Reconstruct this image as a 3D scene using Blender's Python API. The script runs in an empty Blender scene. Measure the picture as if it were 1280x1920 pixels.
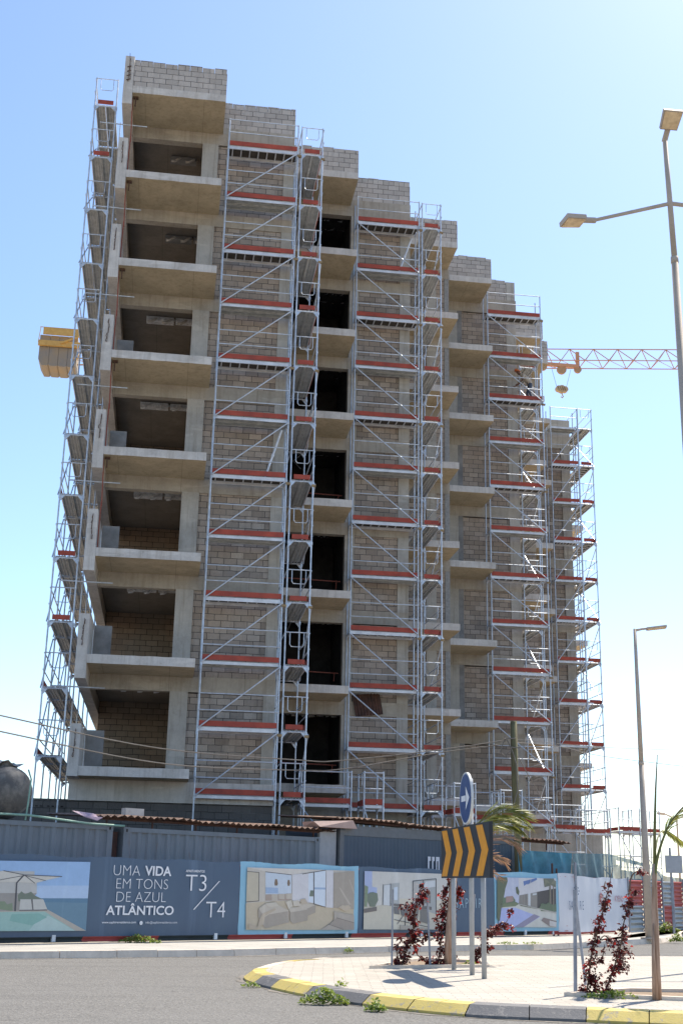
import bpy, math, random
from mathutils import Vector, Matrix
random.seed(7)
R = math.radians
scene = bpy.context.scene
COL = scene.collection

# ------------------------------------------------------------------ camera model
F_PX, PITCH, ROLL, YAW, CAMZ = 2325.0, R(16.7), R(1.231), R(7.75), 1.5
cy, sy_ = math.cos(YAW), math.sin(YAW)
fwd0 = Vector((sy_, cy, 0)); rgt0 = Vector((cy, -sy_, 0)); up0 = Vector((0, 0, 1))
FW = fwd0*math.cos(PITCH) + up0*math.sin(PITCH)
UP = -fwd0*math.sin(PITCH) + up0*math.cos(PITCH)
XR = rgt0*math.cos(ROLL) + UP*math.sin(ROLL)
YU = -rgt0*math.sin(ROLL) + UP*math.cos(ROLL)
def ray(px, py):
    return (XR*(px-640) + YU*(960-py) + FW*F_PX).normalized()
def gp(px, py, z=0.0):          # measured point on a horizontal level
    d = ray(px, py); k = (z-CAMZ)/d.z
    return Vector((d.x*k, d.y*k, z))
def vp(px, py, v):              # measured point on a plane facing the street
    d = ray(px, py); k = v/d.y
    return Vector((d.x*k, v, d.z*k+CAMZ))

# ------------------------------------------------------------------ helpers
def tag(o, label=None, cat=None, group=None, kind=None):
    if label: o['label'] = label
    if cat: o['category'] = cat
    if group: o['group'] = group
    if kind: o['kind'] = kind
    return o
def empty(name, loc=(0, 0, 0), label=None, cat=None, group=None):
    o = bpy.data.objects.new(name, None); COL.objects.link(o); o.location = loc
    o.empty_display_size = .2
    return tag(o, label, cat, group)
def root_of(o):
    p = Vector((0, 0, 0))
    while o is not None:
        p += Vector(o.location); o = o.parent
    return p
class MB:
    def __init__(s): s.v = []; s.f = []; s.m = []; s.smooth = False
    def add(s, vs, fs, m=0):
        n = len(s.v); s.v += [tuple(p) for p in vs]
        for f in fs: s.f.append(tuple(i+n for i in f)); s.m.append(m)
        return s
    def box(s, x0, x1, y0, y1, z0, z1, m=0):
        if x0 > x1: x0, x1 = x1, x0
        if y0 > y1: y0, y1 = y1, y0
        if z0 > z1: z0, z1 = z1, z0
        return s.add([(x0,y0,z0),(x1,y0,z0),(x1,y1,z0),(x0,y1,z0),(x0,y0,z1),(x1,y0,z1),(x1,y1,z1),(x0,y1,z1)],
                     [(0,3,2,1),(4,5,6,7),(0,1,5,4),(1,2,6,5),(2,3,7,6),(3,0,4,7)], m)
    def hexa(s, p, m=0):        # 8 points, same order as box
        return s.add(p, [(0,3,2,1),(4,5,6,7),(0,1,5,4),(1,2,6,5),(2,3,7,6),(3,0,4,7)], m)
    def tube(s, p, q, r, n=6, r2=None, m=0, cap=True):
        p = Vector(p); q = Vector(q); d = q-p
        if d.length < 1e-6: return s
        d.normalize(); a = d.orthogonal().normalized(); b = d.cross(a)
        r2 = r if r2 is None else r2; vs = []
        for c, rr in ((p, r), (q, r2)):
            for i in range(n):
                t = 2*math.pi*i/n; vs.append(c + a*rr*math.cos(t) + b*rr*math.sin(t))
        fs = [(i, (i+1) % n, n+(i+1) % n, n+i) for i in range(n)]
        if cap: fs += [tuple(range(n-1, -1, -1)), tuple(range(n, 2*n))]
        return s.add(vs, fs, m)
    def path(s, pts, r, n=6, m=0, r2=None):
        pts = [Vector(p) for p in pts]; N = len(pts); vs = []; r2 = r if r2 is None else r2
        a = None
        for i, p in enumerate(pts):
            d = (pts[min(i+1, N-1)] - pts[max(i-1, 0)]).normalized()
            if a is None: a = d.orthogonal().normalized()
            a = (a - d*a.dot(d)); a = a.normalized() if a.length > 1e-6 else d.orthogonal().normalized()
            b = d.cross(a)
            rr = r + (r2-r)*i/max(1, N-1)
            for k in range(n):
                t = 2*math.pi*k/n; vs.append(p + a*rr*math.cos(t) + b*rr*math.sin(t))
        fs = []
        for i in range(N-1):
            for k in range(n):
                fs.append((i*n+k, i*n+(k+1) % n, (i+1)*n+(k+1) % n, (i+1)*n+k))
        fs += [tuple(range(n-1, -1, -1)), tuple(range((N-1)*n, N*n))]
        return s.add(vs, fs, m)
    def prism(s, poly, z0, z1, m=0):      # poly: list of (x,y) counter-clockwise
        n = len(poly)
        vs = [(x, y, z0) for x, y in poly] + [(x, y, z1) for x, y in poly]
        fs = [tuple(range(n-1, -1, -1)), tuple(range(n, 2*n))] + [(i, (i+1) % n, n+(i+1) % n, n+i) for i in range(n)]
        return s.add(vs, fs, m)
    def build(s, name, mats, parent=None, smooth=False, **kw):
        me = bpy.data.meshes.new(name)
        off = root_of(parent) if parent is not None else Vector((0, 0, 0))
        if parent is None and kw.get('origin') is not None: off = Vector(kw['origin'])
        me.from_pydata([(x-off.x, y-off.y, z-off.z) for x, y, z in s.v], [], s.f)
        if not isinstance(mats, (list, tuple)): mats = [mats]
        for mm in mats: me.materials.append(mm)
        if len(mats) > 1: me.polygons.foreach_set('material_index', s.m)
        if smooth: me.polygons.foreach_set('use_smooth', [True]*len(me.polygons))
        me.update()
        o = bpy.data.objects.new(name, me); COL.objects.link(o)
        if parent is not None: o.parent = parent
        elif kw.get('origin') is not None: o.location = off
        return o

# ------------------------------------------------------------------ materials
def new_mat(name):
    m = bpy.data.materials.new(name); m.use_nodes = True
    nt = m.node_tree; b = nt.nodes['Principled BSDF']
    return m, nt, b
def N(nt, t, **kw):
    n = nt.nodes.new(t)
    for k, v in kw.items(): setattr(n, k, v)
    return n
def coords(nt, scale=(1, 1, 1)):
    g = N(nt, 'ShaderNodeNewGeometry'); mp = N(nt, 'ShaderNodeMapping'); mp.inputs['Scale'].default_value = scale
    nt.links.new(g.outputs['Position'], mp.inputs['Vector']); return mp.outputs['Vector']
def noise(nt, vec, scale, detail=4, rough=.6, lo=.35, hi=.65):
    n = N(nt, 'ShaderNodeTexNoise'); n.inputs['Scale'].default_value = scale; n.inputs['Detail'].default_value = detail
    n.inputs['Roughness'].default_value = rough; nt.links.new(vec, n.inputs['Vector'])
    r = N(nt, 'ShaderNodeMapRange'); r.inputs['From Min'].default_value = lo; r.inputs['From Max'].default_value = hi
    nt.links.new(n.outputs['Fac'], r.inputs['Value']); return r.outputs['Result'], n
def mix(nt, fac, a, b, mode='MIX'):
    m = N(nt, 'ShaderNodeMix', data_type='RGBA', blend_type=mode)
    for sock, val in ((m.inputs['Factor'], fac), (m.inputs[6], a), (m.inputs[7], b)):
        if isinstance(val, (int, float)): sock.default_value = val
        elif isinstance(val, (tuple, list)): sock.default_value = (val[0], val[1], val[2], 1)
        else: nt.links.new(val, sock)
    return m.outputs[2]
def mul(nt, a, k):
    m = N(nt, 'ShaderNodeMath', operation='MULTIPLY'); nt.links.new(a, m.inputs[0])
    if isinstance(k, (int, float)): m.inputs[1].default_value = k
    else: nt.links.new(k, m.inputs[1])
    return m.outputs[0]
def bump(nt, b, h, strength=.3, dist=.01):
    n = N(nt, 'ShaderNodeBump'); n.inputs['Strength'].default_value = strength; n.inputs['Distance'].default_value = dist
    nt.links.new(h, n.inputs['Height']); nt.links.new(n.outputs['Normal'], b.inputs['Normal'])
def simple(name, col, col2=None, scale=3, rough=.7, metal=0, bmp=.15, spec=.3, stretch=(1, 1, 1), lo=.35, hi=.65):
    m, nt, b = new_mat(name)
    b.inputs['Roughness'].default_value = rough; b.inputs['Metallic'].default_value = metal
    b.inputs['Specular IOR Level'].default_value = spec
    if col2 is None: col2 = tuple(c*.75 for c in col)
    v = coords(nt, stretch); f, n = noise(nt, v, scale, 5, .65, lo, hi)
    nt.links.new(mix(nt, f, col, col2), b.inputs['Base Color'])
    if bmp: bump(nt, b, n.outputs['Fac'], bmp, .01)
    return m
def concrete(name, col, stain, streak=.5, joint=None, rough=.9):
    m, nt, b = new_mat(name); b.inputs['Roughness'].default_value = rough; b.inputs['Specular IOR Level'].default_value = .2
    v = coords(nt)
    f1, n1 = noise(nt, v, 1.3, 6, .7, .35, .7)
    f2, n2 = noise(nt, v, 14, 4, .7, .3, .75)
    vs = coords(nt, (7, 7, .45)); f3, n3 = noise(nt, vs, 1.0, 5, .7, .5, .78)
    dark = tuple(c*.64 for c in col)
    c = mix(nt, mul(nt, f1, .9), col, dark)
    fs, ns = noise(nt, coords(nt, (1, 1, 1.6)), 5.5, 4, .75, .66, .70); c = mix(nt, mul(nt, fs, .55), c, stain)
    fp, np_ = noise(nt, coords(nt, (.5, .5, 2.2)), 1.3, 3, .5, .60, .63); c = mix(nt, mul(nt, fp, .3), c, tuple(min(1, q*1.3) for q in col))
    c = mix(nt, mul(nt, f2, .35), c, tuple(min(1, q*1.18) for q in col))
    c = mix(nt, mul(nt, f3, streak), c, stain)
    if joint:
        w = N(nt, 'ShaderNodeTexBrick'); w.offset = 0
        w.inputs['Scale'].default_value = 1; w.inputs['Brick Width'].default_value = joint[0]; w.inputs['Row Height'].default_value = joint[1]
        w.inputs['Mortar Size'].default_value = .008; w.inputs['Mortar Smooth'].default_value = .3
        nt.links.new(v, w.inputs['Vector'])
        c = mix(nt, mul(nt, w.outputs['Fac'], .45), c, tuple(q*.35 for q in stain))
    nt.links.new(c, b.inputs['Base Color'])
    bump(nt, b, n2.outputs['Fac'], .35, .012)
    return m
def blocks(name, g1, g2, brown, mortar, bw=.42, bh=.205, brown_amt=.6):
    m, nt, b = new_mat(name); b.inputs['Roughness'].default_value = .95; b.inputs['Specular IOR Level'].default_value = .15
    g = N(nt, 'ShaderNodeNewGeometry'); sp = N(nt, 'ShaderNodeSeparateXYZ'); nt.links.new(g.outputs['Position'], sp.inputs[0])
    ad = N(nt, 'ShaderNodeMath', operation='ADD'); nt.links.new(sp.outputs[0], ad.inputs[0]); nt.links.new(sp.outputs[1], ad.inputs[1])
    cb = N(nt, 'ShaderNodeCombineXYZ'); nt.links.new(ad.outputs[0], cb.inputs[0]); nt.links.new(sp.outputs[2], cb.inputs[1])
    nz = N(nt, 'ShaderNodeTexNoise'); nz.inputs['Scale'].default_value = 5; nt.links.new(g.outputs['Position'], nz.inputs['Vector'])
    sc = N(nt, 'ShaderNodeVectorMath', operation='MULTIPLY_ADD'); nt.links.new(nz.outputs['Color'], sc.inputs[0])
    sc.inputs[1].default_value = (.03, .03, 0); nt.links.new(cb.outputs[0], sc.inputs[2])
    br = N(nt, 'ShaderNodeTexBrick'); nt.links.new(sc.outputs[0], br.inputs['Vector'])
    br.inputs['Scale'].default_value = 1; br.inputs['Brick Width'].default_value = bw; br.inputs['Row Height'].default_value = bh
    br.inputs['Mortar Size'].default_value = .0085; br.inputs['Mortar Smooth'].default_value = .1
    br.inputs['Color1'].default_value = (0, 0, 0, 1); br.inputs['Color2'].default_value = (1, 1, 1, 1); br.inputs['Mortar'].default_value = (.5, .5, .5, 1)
    c = mix(nt, br.outputs['Color'], g1, g2)
    v = coords(nt, (1, 1, .8)); f1, n1 = noise(nt, v, .42, 3, .5, .38, .55)
    cbn = mix(nt, br.outputs['Color'], tuple(q*.85 for q in brown), tuple(min(1, q*1.12) for q in brown))
    c = mix(nt, mul(nt, f1, brown_amt), c, cbn)
    f2, n2 = noise(nt, v, 22, 4, .75, .3, .7)
    c = mix(nt, mul(nt, f2, .3), c, tuple(q*.55 for q in g1))
    f4, n4 = noise(nt, coords(nt, (6, 6, .5)), 1.0, 5, .7, .5, .8); c = mix(nt, mul(nt, f4, .45), c, tuple(q*.5 for q in g1))
    # mortar: mostly dark gaps, here and there smeared with light cement
    f3, n3 = noise(nt, v, 1.7, 3, .6, .5, .7)
    mc = mix(nt, f3, tuple(q*.22 for q in mortar), tuple(q*.75 for q in mortar))
    c = mix(nt, br.outputs['Fac'], c, mc)
    nt.links.new(c, b.inputs['Base Color'])
    mm = N(nt, 'ShaderNodeMath', operation='SUBTRACT'); nt.links.new(n2.outputs['Fac'], mm.inputs[0]); nt.links.new(br.outputs['Fac'], mm.inputs[1])
    bump(nt, b, mm.outputs[0], .6, .02)
    return m
M = {}
M['conc'] = concrete('weathered_concrete', (.60, .565, .52), (.28, .24, .19), .6)
M['col'] = concrete('column_concrete', (.46, .43, .38), (.24, .21, .17), .8)
M['beam'] = concrete('beam_concrete', (.43, .385, .32), (.24, .20, .15), .7, joint=(2.35, 8))
M['soffit'] = concrete('warm_bounce_soffit', (.52, .43, .29), (.28, .21, .13), .7, joint=(2.0, 7.3))  # tan formwork concrete; warm ground bounce put into its colour
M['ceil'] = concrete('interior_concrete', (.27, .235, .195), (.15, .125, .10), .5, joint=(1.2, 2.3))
M['block'] = blocks('concrete_blocks', (.29, .25, .215), (.49, .43, .375), (.43, .33, .245), (.31, .285, .26), brown_amt=.6)
M['parblock'] = blocks('parapet_blocks', (.44, .40, .36), (.57, .52, .47), (.48, .44, .40), (.44, .42, .40), brown_amt=.3)
M['inblock'] = blocks('shaded_interior_blocks', (.27, .22, .17), (.36, .29, .22), (.36, .25, .17), (.22, .18, .14), brown_amt=.8)  # same blocks as the facade, indoor shade put into darker colours
M['darkblock'] = blocks('dark_blocks', (.125, .115, .11), (.15, .14, .13), (.15, .14, .13), (.22, .21, .20), brown_amt=.2)
M['dark'] = simple('shaded_interior', (.06, .055, .052), (.03, .028, .027), 2, .95)  # near black: shade inside the openings put into the colour
M['plaster'] = simple('grey_plaster', (.30, .29, .28), (.19, .185, .18), 2, .9)
M['foil'] = simple('crumpled_foil', (.88, .88, .88), (.5, .5, .5), 9, .4, .1, .8)
M['rough'] = simple('rough_render', (.34, .335, .32), (.24, .235, .225), 9, .95, 0, .8)
M['steel'] = simple('galvanised_steel', (.60, .66, .74), (.42, .47, .54), 6, .42, .35, .05)
M['steelwhite'] = simple('aluminium_edge', (.74, .76, .79), (.55, .57, .60), 3, .45, .2, .05)
M['deck'] = simple('steel_deck', (.56, .57, .56), (.38, .39, .38), 5, .55, .3, .2, stretch=(1, 1, 1))
M['plydeck'] = simple('plywood_deck', (.09, .075, .06), (.05, .045, .04), 3, .8)
M['red'] = simple('red_toe_board', (.43, .085, .055), (.27, .06, .045), 2.2, .75, 0, .2)
M['rust'] = simple('rusty_steel', (.15, .075, .055), (.07, .045, .04), 4, .85, .1, .4)
M['rustroof'] = simple('rusty_roof_sheet', (.30, .19, .14), (.10, .075, .065), 3.5, .8, .2, .3)
M['rebar'] = simple('rusty_rebar', (.12, .07, .05), None, 8, .8)
M['couple'] = simple('coupler_brass', (.36, .25, .13), None, 6, .6, .3)
M['redpipe'] = simple('red_hose', (.30, .09, .06), None, 4, .6)
def boxcolor(name, col, col2, scale=1.6, rough=.6, rustamt=.0):
    m, nt, b = new_mat(name); b.inputs['Roughness'].default_value = rough
    v = coords(nt, (1, 1, .35)); f, n = noise(nt, v, scale, 6, .7, .35, .7)
    c = mix(nt, f, col, col2)
    f2, n2 = noise(nt, coords(nt, (5, 5, .7)), 1.3, 5, .75, .62, .72)
    c = mix(nt, mul(nt, f2, rustamt), c, (.16, .07, .035))
    if 'vinyl' in name:
        f3, n3 = noise(nt, coords(nt, (2.4, 2.4, .12)), 1.0, 4, .6, .58, .72); c = mix(nt, mul(nt, f3, .3), c, tuple(min(.8, q*1.7+.06) for q in col))
        f4, n4 = noise(nt, coords(nt, (9, 9, .8)), 1.0, 5, .8, .62, .75); c = mix(nt, mul(nt, f4, .35), c, tuple(q*.6 for q in col))
    nt.links.new(c, b.inputs['Base Color']); bump(nt, b, n.outputs['Fac'], .15, .01); return m
M['cont'] = boxcolor('grey_blue_container_paint', (.205, .235, .265), (.15, .17, .19), rustamt=.6)
M['contblue'] = boxcolor('navy_container_paint', (.07, .098, .135), (.055, .08, .11), rustamt=.15)
M['banner'] = boxcolor('navy_banner_vinyl', (.072, .115, .175), (.060, .095, .155), 1.2, .5)
M['cyan'] = boxcolor('light_blue_vinyl', (.27, .50, .64), (.24, .45, .58), 1.2, .5)
M['wvinyl'] = boxcolor('white_vinyl', (.66, .66, .70), (.56, .57, .62), .9, .5)
M['cream'] = boxcolor('grey_white_vinyl', (.58, .60, .66), (.52, .54, .60), .9, .5)
M['ink'] = simple('white_ink', (.80, .80, .82), (.72, .72, .75), 4, .6, 0, 0)
M['tarp'] = None
def flat(name, c, rough=.6):
    if name in M: return M[name]
    if name.startswith('print_'):
        m, nt, b = new_mat(name); b.inputs['Roughness'].default_value = .5; v = coords(nt)
        f1, _ = noise(nt, v, 3.5, 6, .8, .3, .7); f2, _ = noise(nt, v, 16, 5, .85, .3, .7)
        q = mix(nt, mul(nt, f1, .35), tuple(min(.85, x*1.12) for x in c), tuple(x*.75 for x in c)); q = mix(nt, mul(nt, f2, .22), q, tuple(x*.6 for x in c))
        f3, _ = noise(nt, coords(nt, (2.4, 2.4, .12)), 1.0, 4, .6, .58, .72); q = mix(nt, mul(nt, f3, .25), q, tuple(min(.8, x*1.5+.08) for x in c))
        nt.links.new(q, b.inputs['Base Color']); M[name] = m; return m
    M[name] = simple(name, c, tuple(q*.86 for q in c), 7, rough, 0, 0); return M[name]
def tarp_mat(name, col, alpha):
    m, nt, b = new_mat(name); b.inputs['Roughness'].default_value = .7
    f, n = noise(nt, coords(nt, (1, 1, 1)), 3.2, 5, .7, .3, .7)
    nt.links.new(mix(nt, f, col, tuple(q*.55 for q in col)), b.inputs['Base Color'])
    f2, n2 = noise(nt, coords(nt), .8, 3, .6, .3, .7)
    mr = N(nt, 'ShaderNodeMapRange'); nt.links.new(f2, mr.inputs['Value']); mr.inputs['To Min'].default_value = alpha; mr.inputs['To Max'].default_value = min(1, alpha+.25)
    nt.links.new(mr.outputs['Result'], b.inputs['Alpha']); return m
M['tarp'] = tarp_mat('teal_mesh_tarp', (.055, .26, .36), .9)
M['tarp2'] = tarp_mat('thin_teal_mesh', (.11, .24, .28), .72)
# ground materials
def asphalt():
    m, nt, b = new_mat('asphalt'); b.inputs['Roughness'].default_value = .9; b.inputs['Specular IOR Level'].default_value = .25
    v = coords(nt)
    vo = N(nt, 'ShaderNodeTexVoronoi'); vo.inputs['Scale'].default_value = 38; nt.links.new(v, vo.inputs['Vector'])
    f, n = noise(nt, v, 60, 3, .8, .3, .7); f2, n2 = noise(nt, v, .5, 5, .6, .35, .65)
    c = mix(nt, f, (.055, .053, .05), (.16, .155, .145))
    sep = N(nt, 'ShaderNodeSeparateColor'); nt.links.new(vo.outputs['Color'], sep.inputs[0])
    c = mix(nt, mul(nt, sep.outputs[0], .6), c, (.27, .26, .24))
    c = mix(nt, mul(nt, f2, .45), c, (.17, .165, .155))
    f4, n4 = noise(nt, coords(nt, (.25, 1.6, 1)), 1.1, 4, .6, .5, .75); c = mix(nt, mul(nt, f4, .5), c, (.10, .098, .095))
    f5, n5 = noise(nt, v, 2.3, 2, .5, .70, .74); c = mix(nt, mul(nt, f5, .5), c, (.05, .048, .046))
    nt.links.new(c, b.inputs['Base Color']); bump(nt, b, vo.outputs['Distance'], .7, .012); return m
M['asphalt'] = asphalt()
def paving(name, c1, c2, mort, bw, bh, rot=0.0):
    m, nt, b = new_mat(name); b.inputs['Roughness'].default_value = .85
    g = N(nt, 'ShaderNodeNewGeometry'); mp = N(nt, 'ShaderNodeMapping'); mp.inputs['Rotation'].default_value = (0, 0, rot)
    nt.links.new(g.outputs['Position'], mp.inputs['Vector'])
    nz = N(nt, 'ShaderNodeTexNoise'); nz.inputs['Scale'].default_value = 6; nt.links.new(g.outputs['Position'], nz.inputs['Vector'])
    sc = N(nt, 'ShaderNodeVectorMath', operation='MULTIPLY_ADD'); nt.links.new(nz.outputs['Color'], sc.inputs[0])
    sc.inputs[1].default_value = (.05, .05, 0); nt.links.new(mp.outputs[0], sc.inputs[2])
    br = N(nt, 'ShaderNodeTexBrick'); nt.links.new(sc.outputs[0], br.inputs['Vector'])
    br.inputs['Scale'].default_value = 1; br.inputs['Brick Width'].default_value = bw; br.inputs['Row Height'].default_value = bh
    br.inputs['Mortar Size'].default_value = .006; br.inputs['Mortar Smooth'].default_value = .6
    br.inputs['Color1'].default_value = (0, 0, 0, 1); br.inputs['Color2'].default_value = (1, 1, 1, 1)
    c = mix(nt, br.outputs['Color'], c1, c2)
    f, n = noise(nt, coords(nt), .9, 6, .7, .35, .7); c = mix(nt, mul(nt, f, .45), c, tuple(q*.72 for q in c1))
    f, n = noise(nt, coords(nt), 30, 4, .7, .3, .7); c = mix(nt, mul(nt, f, .2), c, tuple(q*.6 for q in c1))
    c = mix(nt, mul(nt, br.outputs['Fac'], .85), c, mort)
    f, n_b = noise(nt, coords(nt), 3.3, 3, .6, .66, .7); c = mix(nt, mul(nt, f, .5), c, tuple(q*.5 for q in c1))
    nt.links.new(c, b.inputs['Base Color'])
    bump(nt, b, n.outputs['Fac'], .4, .01); return m
M['pave'] = paving('cobble_paving', (.40, .365, .31), (.50, .46, .395), (.13, .115, .095), .34, .14, .13)
M['pave2'] = paving('sidewalk_paving', (.38, .36, .32), (.46, .44, .39), (.34, .33, .31), .4, .2, -.58)
M['kerb'] = concrete('pale_kerb_stone', (.74, .64, .53), (.45, .36, .28), .4)
def worn_paint(name, col, under):
    m, nt, b = new_mat(name); b.inputs['Roughness'].default_value = .8; v = coords(nt)
    f1, n1 = noise(nt, v, 7, 6, .8, .56, .60); f2, n2 = noise(nt, v, 1.6, 5, .7, .35, .7); f3, n3 = noise(nt, v, 45, 3, .7, .3, .7)
    c = mix(nt, mul(nt, f2, .45), col, tuple(q*.62 for q in col)); c = mix(nt, mul(nt, f3, .2), c, under); c = mix(nt, mul(nt, f1, .85), c, under)
    nt.links.new(c, b.inputs['Base Color']); bump(nt, b, n3.outputs['Fac'], .5, .01); return m
M['kyel'] = worn_paint('yellow_kerb_paint', (.64, .49, .12), (.34, .30, .24))
M['kgrey'] = worn_paint('dark_kerb_paint', (.145, .143, .145), (.26, .24, .22))
M['dirt'] = simple('dusty_ground', (.52, .42, .30), (.42, .33, .23), .4, .95)
M['soil'] = simple('planting_soil', (.30, .22, .15), (.20, .15, .10), 12, .95, 0, .6)
# plants
def leaf(name, c, c2, sc=9, trans=.25):
    m, nt, b = new_mat(name); b.inputs['Roughness'].default_value = .5
    f, n = noise(nt, coords(nt), sc, 3, .6, .35, .65)
    nt.links.new(mix(nt, f, c, c2), b.inputs['Base Color'])
    tr = N(nt, 'ShaderNodeBsdfTranslucent'); tr.inputs['Color'].default_value = (c[0]*1.2, c[1]*1.1, c[2], 1)
    mx = N(nt, 'ShaderNodeMixShader'); mx.inputs[0].default_value = trans
    out = nt.nodes['Material Output']
    nt.links.new(b.outputs[0], mx.inputs[1]); nt.links.new(tr.outputs[0], mx.inputs[2]); nt.links.new(mx.outputs[0], out.inputs[0]); return m
M['redleaf'] = leaf('dark_red_leaf', (.13, .022, .018), (.045, .012, .012), 14, .2)
M['redbract'] = leaf('bright_red_bract', (.42, .035, .03), (.25, .025, .025), 14, .3)
M['weed'] = leaf('weed_green', (.24, .32, .06), (.11, .18, .03), 14, .35)
M['palmleaf'] = leaf('palm_leaf', (.36, .38, .09), (.20, .24, .06), 5, .3)
M['dryleaf'] = leaf('dry_palm_leaf', (.50, .33, .22), (.40, .24, .15), 5, .2)
M['stem'] = simple('brown_stem', (.20, .13, .09), None, 10, .9)
M['trunk'] = simple('dry_palm_trunk', (.50, .34, .25), (.28, .17, .11), 4, .9, 0, .6, stretch=(6, 6, .6))
M['gstem'] = simple('green_palm_stalk', (.12, .15, .04), (.20, .15, .06), 3, .5)
M['wood'] = simple('weathered_green_pole', (.16, .155, .08), (.10, .085, .05), 3, .9, 0, .5, stretch=(6, 6, .5))
M['stake'] = simple('grey_stake', (.36, .38, .42), (.25, .26, .29), 6, .7)
M['lamp'] = simple('lamp_post_paint', (.52, .43, .35), (.44, .36, .29), 3, .6)
M['lampface'] = simple('lamp_glass', (.90, .68, .42), (.62, .44, .25), 12, .5)
M['black'] = simple('black_plastic', (.035, .037, .04), (.02, .02, .022), 4, .6)
M['wire'] = simple('overhead_cable', (.20, .175, .15), None, 4, .6)
M['orange'] = simple('crane_orange', (.60, .31, .18), (.50, .25, .14), 4, .6)
M['yellow'] = simple('crane_yellow', (.60, .38, .12), (.48, .29, .09), 4, .6)
M['cw'] = simple('counterweight_concrete', (.24, .22, .20), (.30, .24, .17), 1.0, .9)
M['tank'] = simple('black_tank', (.10, .095, .09), (.27, .25, .22), 3.2, .7, 0, .2, lo=.42, hi=.75)
M['hose'] = simple('green_hose', (.25, .42, .34), None, 5, .6)

# ------------------------------------------------------------------ ground
def struct(mb, name, mat, **kw): return tag(mb.build(name, mat, **kw), kind='structure')
g = MB(); g.add([(-900, -900, -.03), (900, -900, -.03), (900, 900, -.03), (-900, 900, -.03)], [(0, 1, 2, 3)])
struct(g, 'ground', M['dirt'])

# fence line frame
F0 = Vector((-3.20, 28.42, 0)); FT = Vector((.83574, .54913, 0)); FN = Vector((-.54913, .83574, 0))
def fw(s, z, off=0.0): p = F0 + FT*s + FN*off; return Vector((p.x, p.y, z))
def fpt(px, py, off=0.0):
    d = ray(px, py); k = (F0+FN*off).dot(FN)/Vector((d.x, d.y, 0)).dot(FN)
    P = d*k; return ((P-F0).dot(FT), P.z+CAMZ)
SB = 19.3                                   # corner of the fence
C1 = fw(SB, 0); C2 = Vector((19.48, 46.43, 0)); GT = (C2-C1).normalized(); GN = Vector((-GT.y, GT.x, 0))
def gw(s, z, off=0.0): p = C1 + GT*s + GN*off; return Vector((p.x, p.y, z))
def gpt(px, py, off=0.0):
    d = ray(px, py); k = (C1+GN*off).dot(GN)/Vector((d.x, d.y, 0)).dot(GN)
    P = d*k; return ((P-C1).dot(GT), P.z+CAMZ)

# road: asphalt sheet, pavement by the fence with kerb, traffic island
g = MB(); g.add([(-60, -40, 0), (90, -40, 0), (90, 55, 0), (-60, 40, 0)], [(0, 1, 2, 3)])
struct(g, 'road', M['asphalt'])
kpx = [(-260, 1806), (0, 1798), (220, 1796), (440, 1793), (730, 1786), (1000, 1781), (1100, 1777), (1179, 1773), (1240, 1768), (1275, 1760)]
kf = [gp(x, y) for x, y in kpx]
kf = [kf[0] - (kf[1]-kf[0]).normalized()*8] + kf + [kf[-1] + Vector((1.2, 2.6, 0)), kf[-1] + Vector((5, 9, 0)), kf[-1]+Vector((14, 26, 0))]
def offs(line, d):
    out = []
    for i, p in enumerate(line):
        t = (line[min(i+1, len(line)-1)] - line[max(i-1, 0)]).normalized(); out.append(p + Vector((-t.y, t.x, 0))*d)
    return out
kin = offs(kf, .16); kin2 = offs(kf, .03)
sw = MB(); far = [fw(-16, 0, 1.2), fw(SB, 0, 1.2), gw(22, 0, 1.2), gw(34, 0, 1.2)]
n = len(kin); poly = [(p.x, p.y) for p in kin] + [(p.x, p.y) for p in reversed(far)]
sw.add([(x, y, .13) for x, y in poly], [tuple(range(len(poly)))])
struct(sw, 'pavement', M['pave2'])
kb = MB()
for i in range(len(kf)-1):
    L = (kf[i+1]-kf[i]).length; nn = max(1, int(round(L/1.0)))
    for k in range(nn):
        a, b2 = (k+.006)/nn, (k+1-.006)/nn; h = .138 + random.uniform(-.006, .006)
        P = [kf[i].lerp(kf[i+1], a), kf[i].lerp(kf[i+1], b2), kin[i].lerp(kin[i+1], b2), kin[i].lerp(kin[i+1], a)]
        T = [kin2[i].lerp(kin2[i+1], a), kin2[i].lerp(kin2[i+1], b2), P[2], P[3]]
        kb.hexa([(p.x, p.y, -.01) for p in P] + [(p.x, p.y, h) for p in T])
struct(kb, 'kerb', M['kerb'])

def catmull(P, seg):
    out = []; idx = []
    for i in range(len(P)-1):
        p0, p1, p2, p3 = P[max(i-1, 0)], P[i], P[i+1], P[min(i+2, len(P)-1)]
        for k in range(seg):
            t = k/seg; out.append(.5*((2*p1)+(p2-p0)*t+(2*p0-5*p1+4*p2-p3)*t*t+(3*p1-p0-3*p2+p3)*t**3)); idx.append(i)
    out.append(P[-1]); return out, idx
dm = MB()
def dust(line, d0, d1, z=.004):
    L_, _ = catmull(line, 6); A = offs(L_, d0); B = [offs(L_, d1+random.uniform(-.06, .10))[i] for i in range(len(L_))]
    for i in range(len(L_)-1): dm.add([(A[i].x, A[i].y, z), (B[i].x, B[i].y, z), (B[i+1].x, B[i+1].y, z), (A[i+1].x, A[i+1].y, z)], [(0, 1, 2, 3)])
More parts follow.
